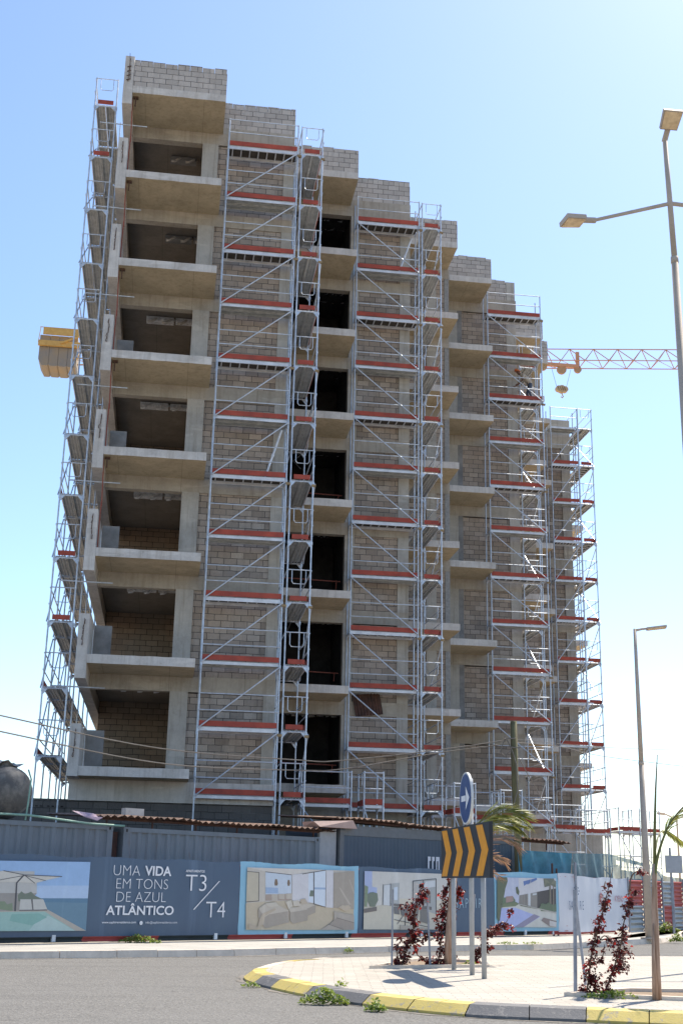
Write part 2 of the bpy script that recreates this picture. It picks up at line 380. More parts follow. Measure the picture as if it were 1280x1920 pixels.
# traffic island
iz = .14
ipx = [(2200, 1806), (1600, 1795), (1280, 1793), (900, 1792), (650, 1795), (598, 1799), (550, 1803), (503, 1815.5), (500, 1822), (517, 1828), (548, 1835.5), (612, 1848), (715, 1863), (891, 1880), (1099, 1889), (1340, 1900), (1600, 1912), (1900, 1926)]
icol = ['W', 'W', 'W', 'W', 'W', 'Y', 'W', 'Y', 'Y', 'K', 'Y', 'K', 'Y', 'K', 'Y', 'K', 'Y']
ip = [gp(x, y, iz) for x, y in ipx]
il, ii = catmull(ip, 8)
io = [Vector((p.x, p.y, 0)) for p in offs(il, .34)]; im = [p for p in offs(il, .20)]
# orientation check: outward = away from island centre
cen = Vector((6, 19.5, 0))
if (io[60]-cen).length < (il[60]-cen).length:
    io = [Vector((p.x, p.y, 0)) for p in offs(il, -.34)]; im = [p for p in offs(il, -.20)]
ib = MB(); ib.add([(p.x, p.y, iz) for p in il], [tuple(range(len(il)))])
struct(ib, 'traffic_island', M['pave'])
ik = MB(); CI = {'W': 0, 'Y': 1, 'K': 2}
for i in range(len(il)-1):
    a, b2 = il[i], il[i+1]; c1, c2 = im[i], im[i+1]; d1, d2 = io[i], io[i+1]; m = CI[icol[ii[i]]]
    h = iz + .012 + random.uniform(-.003, .003)
    if i % 4 == 0: a = a.lerp(b2, .07); c1 = c1.lerp(c2, .07); d1 = d1.lerp(d2, .07)
    vs = [(a.x, a.y, h), (b2.x, b2.y, h), (c2.x, c2.y, h-.015), (c1.x, c1.y, h-.015), (d2.x, d2.y, .035), (d1.x, d1.y, .035), (d2.x, d2.y, -.01), (d1.x, d1.y, -.01), (a.x, a.y, 0), (b2.x, b2.y, 0)]
    ik.add(vs, [(0, 1, 2, 3), (3, 2, 4, 5), (5, 4, 6, 7), (0, 8, 9, 1)], m)
dust(kf, .02, -.16)
for i in range(len(io)-1):
    a, b2 = io[i], io[i+1]; n_ = (b2-a).normalized(); n_ = Vector((n_.y, -n_.x, 0))
    if n_.dot(a-cen) < 0: n_ = -n_
    w0, w1 = .10+.05*math.sin(i*.7)+.03*math.sin(i*2.3), .10+.05*math.sin((i+1)*.7)+.03*math.sin((i+1)*2.3)
    p, q = a+n_*w0, b2+n_*w1
    dm.add([(a.x, a.y, .004), (p.x, p.y, .004), (q.x, q.y, .004), (b2.x, b2.y, .004)], [(0, 1, 2, 3)])
struct(dm, 'gutter_dust', simple('gutter_dust', (.27, .24, .20), (.10, .095, .09), 9, .95, 0, .5))
struct(ik, 'island_kerb', [M['kerb'], M['kyel'], M['kgrey']])
# planting pits in the island
pit = MB(); edge = MB()
def planting_pit(pxs):
    P = [gp(x, y, iz) for x, y in pxs]; c = sum(P, Vector())/4
    pit.add([(p.x, p.y, iz+.004) for p in P], [(0, 1, 2, 3)])
    for i in range(4):
        a, b2 = P[i], P[(i+1) % 4]; ao, bo = a+(a-c).normalized()*.12, b2+(b2-c).normalized()*.12
        edge.hexa([(a.x, a.y, iz-.02), (b2.x, b2.y, iz-.02), (bo.x, bo.y, iz-.02), (ao.x, ao.y, iz-.02), (a.x, a.y, iz+.05), (b2.x, b2.y, iz+.05), (bo.x, bo.y, iz+.05), (ao.x, ao.y, iz+.05)])
planting_pit([(700, 1816), (905, 1813), (900, 1806), (790, 1801)])
planting_pit([(1072, 1868), (1330, 1878), (1400, 1863), (1180, 1860)])
struct(pit, 'soil_bed', M['soil']); struct(edge, 'bed_edging', M['kerb'])

# ------------------------------------------------------------------ the building
BZ = 27.0
def Z(L): return BZ - 3.24*(8-L)
ST = .27
bld = empty('concrete_building', (-2.4, 38.75, 0), 'unfinished grey concrete apartment block stepped back in bays behind the scaffolds', 'building')
def part(name, mat, *boxes, smooth=False):
    for b_ in boxes: MB().box(*b_).build(name, mat, bld)
def worn_slab(u0, u1, v0, v1, z0, z1):
    """slab with a slightly ragged front edge; top/front concrete, underside formwork with warm bounce in its tone"""
    mb = MB(); n = max(2, int((u1-u0)/.22)); xs = [u0+(u1-u0)*i/n for i in range(n+1)]
    r = [random.uniform(-.012, .012) for _ in xs]; r2 = [random.uniform(-.012, .010) for _ in xs]
    vs = []
    for x, a, b_ in zip(xs, r, r2):
        vs += [(x, v0+a, z0+.004*random.random()), (x, v0+b_, z1+b_*.8), (x, v1, z1), (x, v1, z0)]
    for i in range(n):
        o = len(mb.v)
        a = [vs[i*4+k] for k in range(4)]; b_ = [vs[i*4+4+k] for k in range(4)]
        mb.add(a+b_, [(0, 4, 5, 1)], 0); mb.add(a+b_, [(1, 5, 6, 2)], 0); mb.add(a+b_, [(0, 3, 7, 4)], 1); mb.add(a+b_, [(3, 2, 6, 7)], 0)
    mb.add([vs[0], vs[1], vs[2], vs[3]], [(0, 1, 2, 3)], 0); mb.add(vs[-4:], [(3, 2, 1, 0)], 0)
    return mb
def ragged(u0, u1, v0, v1, z0, z1, axis='u'):
    """block parapet whose top course is uneven"""
    mb = MB(); mb.box(u0, u1, v0, v1, z0, z1-.2)
    a0, a1 = (u0, u1) if axis == 'u' else (v0, v1)
    x = a0; off = random.uniform(.15, .4)
    while x < a1-.02:
        e = min(a1, x+off); off = .42
        if random.random() > .04:
            h = z1 + random.choice([0, 0, -.02, .015, -.05, .02]); g2 = .006
            if axis == 'u': mb.box(x+g2, e-g2, v0, v1, z1-.2, h)
            else: mb.box(u0, u1, x+g2, e-g2, z1-.2, h)
        x = e
    return mb
# floor plates following the stepped plan (their undersides are the ceilings)
plan = [(-2.42, 39.06), (3.28, 39.06), (3.28, 43.0), (8.28, 43.0), (8.28, 47.45), (10.87, 47.45), (10.87, 50.35), (14.6, 50.35), (14.6, 55.5), (16.9, 55.5), (16.9, 58.3), (19.6, 58.3), (19.6, 68), (9, 68), (2, 58), (-2.42, 51)]
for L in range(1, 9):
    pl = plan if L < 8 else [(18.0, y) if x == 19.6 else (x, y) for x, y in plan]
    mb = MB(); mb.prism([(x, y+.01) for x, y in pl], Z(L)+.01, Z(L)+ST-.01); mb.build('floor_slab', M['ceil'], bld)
# wall planes:  (u0,u1,v, kind)
fronts = [  # u0,u1,v_front of beam band
    (-2.42, 3.30, 38.75), (3.30, 8.30, 42.75), (8.30, 10.86, 47.2), (10.86, 14.66, 50.12), (14.66, 16.9, 55.25), (16.9, 18.2, 58.05)]
for (a, b_, v) in fronts:
    for L in range(1, 9):
        hb = Z(L)+.03 if L < 8 else Z(L)+ST
        part('beam', M['beam'], (a+.002, b_, v, v+.3, Z(L)-.45, hb))
for L in range(1, 7): part('beam', M['beam'], (18.2, 19.65, 58.05, 58.35, Z(L)-.45, Z(L)+.03))
part('beam', M['col'], (18.2, 19.68, 58.03, 58.35, 23.2, 24.75))
# roof-level parapets of the flat brick bays (B, D, G)
ragged(.74, 3.30, 38.76, 38.96, Z(8)+ST, 28.32).build('parapet', M['parblock'], bld)
ragged(6.0, 8.28, 42.76, 42.96, Z(8)+ST, 28.30).build('parapet', M['parblock'], bld)
ragged(13.0, 14.2, 50.13, 50.33, Z(8)+ST, 28.25).build('parapet', M['parblock'], bld)
part('parapet_pier', M['col'], (14.22, 14.62, 50.14, 50.5, Z(8)+ST, 28.2)); part('parapet_pier', M['col'], (8.06, 8.3, 42.98, 43.3, Z(8)+ST, 28.1))
ragged(3.1, 3.3, 38.98, 42.7, Z(8)+ST, 28.2, 'v').build('parapet', M['parblock'], bld)
ragged(8.1, 8.3, 43.32, 47.2, Z(8)+ST, 28.2, 'v').build('parapet', M['parblock'], bld)
ragged(14.42, 14.62, 50.52, 55.2, Z(8)+ST, 28.2, 'v').build('parapet', M['parblock'], bld)
# balcony bays: (u0,u1,v_front,v_wall)
bays = [(-2.42, .73, 36.8, 38.75), (3.32, 5.92, 40.8, 42.75), (8.32, 10.80, 45.3, 47.2), (10.88, 13.0, 48.15, 50.12), (14.68, 16.9, 53.3, 55.25), (15.9, 18.02, 56.1, 58.05)]
for bi, (a, b_, vf, vw) in enumerate(bays):
    for L in range(1, 9):
        if bi == 5 and L < 2: continue
        worn_slab(a, b_, vf, vw, Z(L), Z(L)+ST).build('balcony_slab', [M['conc'], M['soffit']], bld)
    z0 = Z(8)+ST
    ragged(a, b_, vf+.01, vf+.2, z0, 28.25 if bi else 28.28).build('parapet', M['parblock'], bld)
    ragged(b_-.2, b_, vf+.21, vw, z0, 28.25, 'v').build('parapet', M['parblock'], bld)
part('parapet_pier', M['conc'], (-2.74, -2.43, 36.8, 37.1, Z(8)+ST, 28.42))
# side beam along the left edge, fins with rebar, low block returns
for L in range(1, 9):
    part('side_beam', [M['conc']], (-2.745, -2.425, 36.79, 51, Z(L)-.45 if L > 1 else Z(L)-.02, Z(L)+ST+.003))
    zf = Z(L)+ST
    if L < 8:
        part('parapet_fin', M['conc'], (-2.74, -2.44, 36.80, 38.9, zf+.004, zf+1.2))
        part('low_wall', M['plaster'], (-2.40, -1.86, 38.82, 38.95, zf, zf+1.25)) if L <= 5 else None
        part('column', M['col'], (.04, .60, 38.72, 39.1, zf, Z(L+1)-.45))
        rb = MB()
        for k in range(5):
            x = -2.59+random.uniform(-.03, .03); zz = zf+.25+k*.16
            rb.path([(x, 36.8, zz), (x+random.uniform(-.02, .02), 36.74, zz+.02), (x+.01, 36.74, zz+.12)], .012, 4)
        rb.tube((-2.59, 36.77, zf+.25), (-2.58, 36.77, zf+1.05), .009, 4)
        rb.build('rebar', M['rebar'], bld)
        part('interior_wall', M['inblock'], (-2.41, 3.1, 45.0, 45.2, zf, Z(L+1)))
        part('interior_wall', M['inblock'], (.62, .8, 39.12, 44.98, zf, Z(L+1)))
rb = MB(); rb.tube((-2.6, 36.78, 27.4), (-2.57, 36.76, 28.3), .012, 4); rb.tube((-2.53, 36.78, 27.5), (-2.6, 36.76, 28.5), .012, 4)
for k in range(4): rb.tube((-2.66, 36.77, 27.45+k*.17), (-2.52, 36.77, 27.5+k*.17), .014, 4)
rb.build('rebar', M['rebar'], bld)
# brick infill and columns of flat bays
for L in range(1, 8):
    zf, zt = Z(L)+.03, Z(L+1)-.45
    part('brick_wall', M['block'], (.602, 2.94, 38.80, 39.0, zf, zt-random.choice([0, .0, .04])))
    part('column', M['col'], (2.94, 3.30, 38.745, 39.05, zf, zt))
    part('brick_wall', M['block'], (3.08, 3.28, 39.06, 42.74, zf, Z(L+1)))
    part('column', M['col'], (5.96, 6.30, 42.745, 43.1, zf, zt))
    part('brick_wall', M['block'], (6.30, 7.90, 42.80, 43.0, zf, zt-random.choice([0, .03])))
    part('column', M['col'], (7.90, 8.30, 42.745, 43.1, zf, zt))
    part('brick_wall', M['block'], (8.08, 8.28, 43.1, 47.2, zf, Z(L+1)))
    part('brick_wall', M['block'], (8.3, 9.9, 47.25, 47.42, zf, zt)); part('column', M['col'], (9.9, 10.3, 47.21, 47.45, zf, zt)); part('brick_wall', M['block'], (10.3, 10.66, 47.25, 47.42, zf, zt))
    part('brick_wall', M['rough'], (10.66, 10.86, 47.22, 50.11, zf, Z(L+1)))
    part('column', M['rough'], (10.87, 11.4, 50.15, 50.4, zf, zt)); part('column', M['col'], (11.4, 11.9, 50.125, 50.4, zf, zt)); part('column', M['plaster'], (11.9, 12.12, 50.14, 50.38, zf, zt))
    part('brick_wall', M['block'], (12.12, 14.18, 50.17, 50.34, zf, zt-random.choice([0, .05])))
    part('column', M['col'], (14.18, 14.64, 50.12, 50.5, zf, zt))
    part('brick_wall', M['block'], (14.44, 14.64, 50.5, 55.24, zf, Z(L+1)))
    part('brick_wall', M['block'], (14.66, 16.9, 55.3, 55.48, zf, zt))
    part('brick_wall', M['block'], (16.9, 18.2, 58.1, 58.28, zf, zt)); part('brick_wall', M['block'], (16.7, 16.9, 55.5, 58.1, zf, Z(L+1)))
    zt2 = min(zt, 23.2)
    if zf < 23:
        part('brick_wall', M['block'], (18.2, 19.2, 58.1, 58.28, zf, zt2)); part('column', M['col'], (19.2, 19.66, 58.04, 58.4, zf, zt2))
    # rear and side enclosure
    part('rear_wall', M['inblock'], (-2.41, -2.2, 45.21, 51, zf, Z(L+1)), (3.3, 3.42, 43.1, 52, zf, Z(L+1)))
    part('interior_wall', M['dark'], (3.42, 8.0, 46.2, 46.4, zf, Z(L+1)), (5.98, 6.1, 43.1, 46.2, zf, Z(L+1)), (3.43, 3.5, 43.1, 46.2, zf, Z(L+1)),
         (3.5, 5.98, 43.08, 46.2, zf+.002, zf+.02), (3.5, 5.98, 43.08, 46.2, Z(L+1)-.02, Z(L+1)))  # near-black walls and linings; their colour carries the shade of the openings
part('rear_wall', M['block'], (-2.3, 19.5, 58.5, 58.7, 3.5, 23), (19.4, 19.6, 58.4, 67.9, 3.5, 23))
# base
part('basement_wall', M['conc'], (-2.74, 3.3, 38.02, 38.74, 3.70, Z(1)-.004))
part('basement_wall', M['darkblock'], (-2.75, 3.28, 38.1, 38.7, 0, 3.69))
part('basement_wall', M['col'], (3.3, 8.3, 42.78, 43.1, 0, Z(1)-.45), (8.3, 10.86, 47.22, 47.5, 0, Z(1)-.45), (10.86, 14.66, 50.14, 50.5, 0, Z(1)-.45), (14.66, 19.66, 55.3, 55.6, 0, Z(1)-.45))
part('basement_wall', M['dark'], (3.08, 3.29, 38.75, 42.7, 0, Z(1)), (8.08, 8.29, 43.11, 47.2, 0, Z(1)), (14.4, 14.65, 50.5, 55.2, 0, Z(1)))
for L in range(2, 7): worn_slab(20.6, 22.15, 63.5, 66, Z(L), Z(L)+ST).build('balcony_slab', [M['conc'], M['soffit']], bld)
part('rear_wall', M['block'], (19.7, 20.6, 65.2, 65.4, 3.5, 22))
# ceiling ducts seen in the left loggias
for L in range(1, 8):
    zt = Z(L+1)
    n = [3, 3, 3, 3, 3, 3, 2][L-1]; u0 = -1.55 if L < 6 else -1.1
    mb = MB(); mb.box(u0, u0+.95, 40.4, 40.75, zt-.16, zt-.02)
    if n > 2: mb.box(u0+1.02, u0+1.6, 40.4, 40.7, zt-.15, zt-.02)
    mb.build('ceiling_duct', M['foil'] if L < 6 else M['plaster'], bld)
    for k in range(n):
        x = u0+.2+k*.52; mb = MB()
        mb.path([(x+.26, 40.5, zt-.07), (x+.14, 40.42, zt-.10), (x+.05, 40.36, zt-.18), (x-.03, 40.36, zt-.25), (x-.16, 40.36, zt-.26)], .045, 7)
        mb.build('duct_elbow', M['foil'] if L < 5 else M['conc'], bld, smooth=True)
# torn reflective insulation under the ceilings of the dark openings
for L in range(1, 8):
    zt = Z(L+1); mb = MB()
    for v0 in (43.35, 43.9, 44.6):
        x = 3.7; zt = Z(L+1)-max(0, .45-(v0-42.75)*(Z(L+1)-1.5)/43)
        while x < 5.85:
            w = random.uniform(.05, .28)
            if random.random() < .7:
                dz = random.uniform(.02, .11)
                mb.add([(x, v0, zt-.03-dz), (x+w, v0+random.uniform(-.05, .05), zt-.03-dz*random.random()), (x+w*.9, v0+.14, zt-.03), (x, v0+.1, zt-.03)], [(0, 1, 2, 3)])
            x += w+random.uniform(.01, .12)
    tag(mb.build('ceiling_insulation', M['foil'], bld), kind='stuff')
    mb = MB(); zz = Z(L)+ST+random.uniform(.75, 1.0); mb.tube((3.5, 43.25, zz+.04), (5.9, 43.3, zz), .022, 6); mb.tube((5.75, 43.22, zz+.02), (5.75, 43.34, zz-.28), .018, 5)
    mb.build('red_barrier_pipe', M['redpipe'], bld)
    mb = MB(); mb.path([(3.9+.2*L % 1, 44.0, Z(L+1)-.05), (4.1, 43.9, Z(L+1)-.6), (4.0+.1*L, 43.9, Z(L+1)-.9)], .012, 4); mb.build('hanging_cable', M['stake'], bld)
# red hoses fixed along the fins
mb = MB()
for L in range(3, 8):
    mb.path([(-2.40, 37.3, Z(L)+ST+1.6), (-2.41, 37.2, Z(L)+ST+.9), (-2.41, 37.25, Z(L)+ST+.02)], .022, 5)
    mb.tube((-2.42, 37.1, Z(L+1)-.02), (-2.40, 37.5, Z(L)+ST+1.5), .02, 5)
mb.build('red_hose', M['redpipe'], bld)
# water marks / iron brackets under the soffits
mb = MB()
for L in range(4, 9): mb.box(-2.38, -2.22, 37.0, 37.12, Z(L)-.06, Z(L)-.005); mb.box(-2.33, -2.29, 37.02, 37.08, Z(L)-.35, Z(L)-.06)
mb.build('formwork_clamp', M['rebar'], bld)
# corrugated rusty sheet leaning on the D wall
def corrugated(P, U, V, nu, amp, nrm, thick=.006):
    mb = MB(); P = Vector(P); U = Vector(U); V = Vector(V); nrm = Vector(nrm)
    m_ = nu*4
    for layer in (0, 1):
        vs = []
        for i in range(m_+1):
            o = nrm*(amp*math.sin(2*math.pi*i/4)+layer*thick)
            vs += [P+U*(i/m_)+o, P+U*(i/m_)+V+o]
        fs = [(2*i, 2*i+2, 2*i+3, 2*i+1) for i in range(m_)]
        if layer: fs = [tuple(reversed(f)) for f in fs]
        mb.add(vs, fs)
    return mb
o = corrugated((6.45, 42.6, 7.05), (.95, 0, .12), (-.12, .08, .75), 9, .02, (0, -1, 0)).build('rusty_sheet', M['rust'])
tag(o, 'dark rusty corrugated sheet hung on the block wall behind the middle scaffold', 'metal sheet')

# ------------------------------------------------------------------ scaffolds
def scaffold(label, mp, ss, T, decks, foot, top_extra=1.05, braces='up', toe=True, endtoe=True, loops=False, hatch=lambda k: k % 2 == 1, r=.026, name='scaffold_tower', rails=True, toe_sel=None, planks_dark=False, backrail=False, extra_standards=False):
    rt = empty(name, mp(ss[0], 0, foot), label, 'scaffold', 'scaffold towers around the building')
    top = decks[-1]+top_extra
    for s in ss:
        for t in (0, T):
            mb = MB(); mb.tube(mp(s, t, foot), mp(s, t, top), r, 7)
            for z in decks:
                mb.tube(mp(s, t, z-.16), mp(s, t, z-.06), r*1.55, 7)
            mb.box(*(lambda p: (p.x-.08, p.x+.08, p.y-.08, p.y+.08, foot, foot+.02))(mp(s, t, 0)))
            mb.build('standard', M['steel'], rt, smooth=False)
    for k, z in enumerate(decks):
        for i, s in enumerate(ss):
            tr = MB(); tr.tube(mp(s, 0, z-.06), mp(s, T, z-.06), r*.95, 6)
            if i == 0 or i == len(ss)-1:
                # gusset plates of the end frames
                for t, q in ((0, 1), (T, -1)):
                    a, b_, c = mp(s, t, z-.08), mp(s, t+q*.16, z-.08), mp(s, t, z-.27)
                    d = (mp(s+.02, 0, 0)-mp(s, 0, 0))
                    tr.add([a-d, b_-d, c-d, a+d, b_+d, c+d], [(0, 1, 2), (5, 4, 3), (0, 3, 4, 1), (1, 4, 5, 2), (2, 5, 3, 0)])
            tr.build('transom', M['steel'], rt)
        for i in range(len(ss)-1):
            a, b_ = ss[i]+.03, ss[i+1]-.03
            def bx(mb, s0, s1, t0, t1, z0, z1, m=0):
                mb.hexa([mp(s0, t0, z0), mp(s1, t0, z0), mp(s1, t1, z0), mp(s0, t1, z0), mp(s0, t0, z1), mp(s1, t0, z1), mp(s1, t1, z1), mp(s0, t1, z1)], m)
            mb = MB()
            if hatch(k):
                bx(mb, a, b_, .04, T-.04, z-.018, z, 1)
                bx(mb, a, b_, .03, .075, z-.115, z-.0, 0); bx(mb, a, b_, T-.075, T-.03, z-.115, z-.0, 0)
                nb = 8
                for q in range(nb): x = a+.12+(b_-a-.24)*q/(nb-1); bx(mb, x-.018, x+.018, .085, T-.085, z-.06, z-.02, 0)
                mb.build('deck', [M['steelwhite'], M['plydeck']], rt)
            else:
                w = (T-.08)/2
                for j in (0, 1):
                    t0 = .03+j*(w+.02); bx(mb, a, b_, t0, t0+w, z-.012, z, 0)
                    bx(mb, a, b_, t0, t0+.025, z-.10, z-.013, 1 if j == 0 else 0); bx(mb, a, b_, t0+w-.025, t0+w, z-.085, z-.013, 0)
                    bx(mb, a, b_, t0+w*.33, t0+w*.33+.03, z-.04, z-.013, 0); bx(mb, a, b_, t0+w*.62, t0+w*.62+.03, z-.04, z-.013, 0)
                mb.build('deck', [M['deck'], M['steelwhite']], rt)
            if toe and (toe_sel is None or toe_sel(k)):
                mb = MB(); j0, j1 = random.uniform(0, .02), random.uniform(0, .02)
                mb.hexa([mp(a, -.012, z+.01+j0), mp(b_, -.012, z+.01+j1), mp(b_, .02, z+.01+j1), mp(a, .02, z+.01+j0), mp(a, -.012, z+.17+j0), mp(b_, -.012, z+.17+j1), mp(b_, .02, z+.17+j1), mp(a, .02, z+.17+j0)])
                mb.build('toe_board', M['red'], rt)
            if rails:
                mb = MB()
                for h in (.5, 1.0):
                    mb.tube(mp(ss[i], -.035, z+h), mp(ss[i+1], -.035, z+h), .019, 6)
                    if backrail and h > .9: mb.tube(mp(ss[i], T, z+h), mp(ss[i+1], T, z+h), .019, 6)
                mb.build('guard_rail', M['steel'], rt)
            if braces and k < len(decks)-1:
                z2 = decks[k+1]
                up = braces == 'up' or (braces == 'zig' and (k+i) % 2)
                p, q = (ss[i], ss[i+1]) if up else (ss[i+1], ss[i])
                if not (braces == 'few' and (k+i) % 2):
                    mb = MB(); mb.tube(mp(p, -.06, z-.05), mp(q, -.06, z2-.12), .022, 6); mb.build('diagonal_brace', M['steel'], rt)
        if endtoe is True or (callable(endtoe) and endtoe(k)):
            mb = MB(); s = ss[0]
            mb.hexa([mp(s-.04, .10, z+.01), mp(s-.01, .10, z+.01), mp(s-.01, T-.10, z+.01), mp(s-.04, T-.10, z+.01), mp(s-.04, .10, z+.16), mp(s-.01, .10, z+.16), mp(s-.01, T-.10, z+.16), mp(s-.04, T-.10, z+.16)])
            mb.build('toe_board', M['red'], rt)
        if loops:
            mb = MB()
            for s in ([ss[0]] if loops == 1 else [ss[0], ss[-1]]):
                mb.tube(mp(s-.03, 0, z+1.0), mp(s-.03, T, z+1.0), .017, 6)
                mb.path([mp(s-.03, T*.2, z+1.0), mp(s-.03, T*.2, z+.62), mp(s-.03, T*.26, z+.55), mp(s-.03, T*.74, z+.55), mp(s-.03, T*.8, z+.62), mp(s-.03, T*.8, z+1.0)], .013, 5)
            mb.build('end_guard', M['steel'], rt)
    return rt
D0 = 3.95
lev = [D0+2*k for k in range(12)]
def front(u0, v0): return lambda s, t, z: Vector((u0+s, v0+t, z))
def sideR(u1, v0): return lambda s, t, z: Vector((u1-t, v0+s, z))
def sideL(u0, v0): return lambda s, t, z: Vector((u0+t, v0+s, z))
scaffold('tall narrow scaffold seen end-on along the left edge of the building', sideL(-3.70, 37.6), [0, 2.57, 5.14, 7.71, 10.28], .72, [4.95+2*k for k in range(12)], 0, braces='up', toe=True, toe_sel=lambda k: k in (0, 1, 4), endtoe=lambda k: k in (11, 10, 3, 2), loops=1, hatch=lambda k: False)
scaffold('tall scaffold just right of the left balconies, its braces rising to the right', front(.93, 37.74), [0, 2.40], .73, lev, 0, braces='up', loops=False, endtoe=False)
sB = scaffold('scaffold seen end-on beside the dark openings, touching the leftmost front scaffold', sideR(4.20, 37.80), [0, 2.9], .73, lev, 0, braces='few', loops=1, backrail=True, hatch=lambda k: False)
scaffold('tall scaffold just right of the dark openings, its braces falling to the right', front(6.10, 42.0), [0, 2.40], .73, lev, 0, braces='down', endtoe=False)
scaffold('scaffold seen end-on right of the middle scaffold, partly hiding the small balconies', sideR(9.36, 42.05), [0, 3.0], .73, lev, 0, braces='few', loops=1, backrail=True, hatch=lambda k: False)
scaffold('scaffold right of the projecting balconies, in front of the wall where the worker stands', front(13.0, 48.92), [0, 2.42], .73, lev, 0, braces='down', endtoe=False)
scaffold('scaffold hidden behind the right front scaffold, along the recessed side wall', sideR(15.42, 49.9), [0, 2.5, 5.0], .73, lev[:-1], 0, braces='zig', loops=1, backrail=True, hatch=lambda k: False)
levI = [4.0+2*k for k in range(11)]
scaffold('far right front scaffold standing before the last narrow wall', front(18.35, 57.0), [0, 1.40], .73, levI, 0, braces='up', endtoe=False, toe_sel=lambda k: k < 10)
scaffold('rightmost tall scaffold seen against the sky at the end of the building', sideR(20.50, 57.0), [0, 2.57, 5.14], .72, levI, 0, braces='zig', loops=1, endtoe=lambda k: k < 10, toe_sel=lambda k: k < 10 and k != 9, backrail=True)
# low working platforms at the foot of the building
lo = [3.93]
def low(label, mp, ss, T=.73, z=3.93): return scaffold(label, mp, ss, T, [2.0, z], 0, braces='few', loops=1, name='low_platform', hatch=lambda k: False, toe_sel=lambda k: k == 1, endtoe=lambda k: k == 1)
low('low scaffold platform below the dark openings left of the middle scaffold', front(4.35, 40.0), [0, 1.6])
low('small low scaffold platform just right of the one below the dark openings', front(6.35, 39.9), [0, .62], 1.2)
low('low scaffold platform behind the round blue sign', front(9.5, 44.3), [0, 1.3])
low('small low scaffold platform right of the round blue sign', front(10.0, 43.0), [0, .75], 1.3)
low('low scaffold platform left of the wooden pole', front(11.55, 46.8), [0, 1.25])
low('small low scaffold platform behind the wooden pole', front(12.3, 45.4), [0, .8], 1.3)
low('low scaffold platform left of the far right scaffold', front(16.4, 52.5), [0, 1.5])
low('low scaffold platform under the far right scaffold', front(18.4, 55.2), [0, 1.6])
low('low scaffold platform at the foot of the rightmost scaffold with upright poles', front(20.7, 56.0), [0, 1.0], 1.4, 4.1)
low('end platform sticking out at the lower right of the scaffolds against the sky', front(21.9, 57.5), [0, 1.35], 1.2, 4.1)
# loose props of the scaffold: tie tubes with couplers
nth = ['lowest', 'second lowest', 'third lowest', 'middle', 'third highest', 'second highest', 'topmost']
for L in range(2, 9):
    mb = MB(); mb.tube((-3.5, 37.9, Z(L)-.55), (-1.9, 37.9, Z(L)-.56), .022, 6)
    o = mb.build('scaffold_tie', M['steel'], origin=(-3.5, 37.9, Z(L)-.55)); tag(o, nth[L-2]+' of the seven horizontal tie tubes from the left scaffold to the balconies', 'tie tube', 'tie tubes of the left scaffold')

def prop(p, q, label):
    mb = MB(); p = Vector(p); q = Vector(q); mb.tube(p, q, .035, 7); m_ = p.lerp(q, .45); mb.tube(m_, m_+(q-p)*.05, .05, 7)
    tag(mb.build('steel_prop', M['steelwhite'], origin=p), label, 'prop', 'loose steel props on the scaffolds')
prop((2.65, 38.0, lev[5]+.02), (3.15, 38.1, lev[6]-.25), 'slanting white steel prop on the front scaffold left of the dark openings')
prop((7.75, 42.3, lev[10]+.02), (8.3, 42.5, lev[11]-.3), 'slanting white steel prop high on the scaffold right of the dark openings')
for o in [q for q in COL.objects if q.get('category') == 'scaffold' and q.name.startswith('scaffold_tower')][1:6]:
    for k in range(1, 12, 2):
        x = o.location.x+(2.44 if 'just right' in o['label'] or 'worker' in o['label'] else 0)
        mb = MB(); z = D0+2*k-.22; mb.box(x-.05, x+.09, o.location.y-.05, o.location.y+.04, z, z+.07); mb.build('coupler', M['couple'], o)

# ------------------------------------------------------------------ hoarding fence, banners
fence = empty('hoarding_fence', fw(0, 0), 'long corrugated red and grey metal hoarding along the pavement carrying the banners', 'fence')
def fence_panel(w, s0, s1, z0, z1, mat, amp=.036, pitch=.145, off=0.03):
    mb = MB(); n_ = int((z1-z0)/pitch)*4
    vs = []
    for i in range(n_+1):
        z = z0+(z1-z0)*i/n_; o = off+amp*math.sin(math.pi*i/2)
        vs += [w(s0, z, o), w(s1, z, o)]
    mb.add(vs, [(2*i, 2*i+1, 2*i+3, 2*i+2) for i in range(n_)])
    vs = [v + (w(0, 0, .012)-w(0, 0, 0)) for v in vs]
    mb.add(vs, [(2*i+2, 2*i+3, 2*i+1, 2*i) for i in range(n_)])
    return mb.build('corrugated_panel', mat, fence, smooth=True)
M['redsheet'] = simple('red_corrugated_sheet', (.50, .09, .075), (.36, .07, .06), 2, .6)
M['greysheet'] = simple('grey_corrugated_sheet', (.36, .37, .38), (.27, .28, .28), 2, .5, .3)
M['darksheet'] = simple('dark_sheet', (.05, .06, .06), None, 2, .7)
s = -14.0; k = 0
while s < SB-.05:
    e = min(SB, s+2.0); fence_panel(fw, s, e, .16, 1.9, [M['redsheet'], M['darksheet']][k % 2], off=.06); s = e; k += 1
fence_panel(gw, 0, 3.4, .16, 1.86, M['redsheet'], off=.06)
s2 = 3.42
fx = [gpt(x, 1700)[0] for x in (1178, 1207, 1229, 1242, 1262, 1281)]
fence_panel(gw, fx[0]+.02, fx[1], .14, 1.86, M['redsheet']) if False else None
def two_tone(a, b_, top, bot, zs):
    fence_panel(gw, a, b_, zs, 1.84, top); fence_panel(gw, a, b_, .14, zs, bot)
two_tone(fx[0]+.03, fx[1]-.03, M['redsheet'], M['greysheet'], 1.0)
two_tone(fx[1]+.03, fx[2]-.03, M['greysheet'], M['redsheet'], 1.05)
two_tone(fx[2]+.03, fx[3]-.03, M['redsheet'], M['greysheet'], .9)
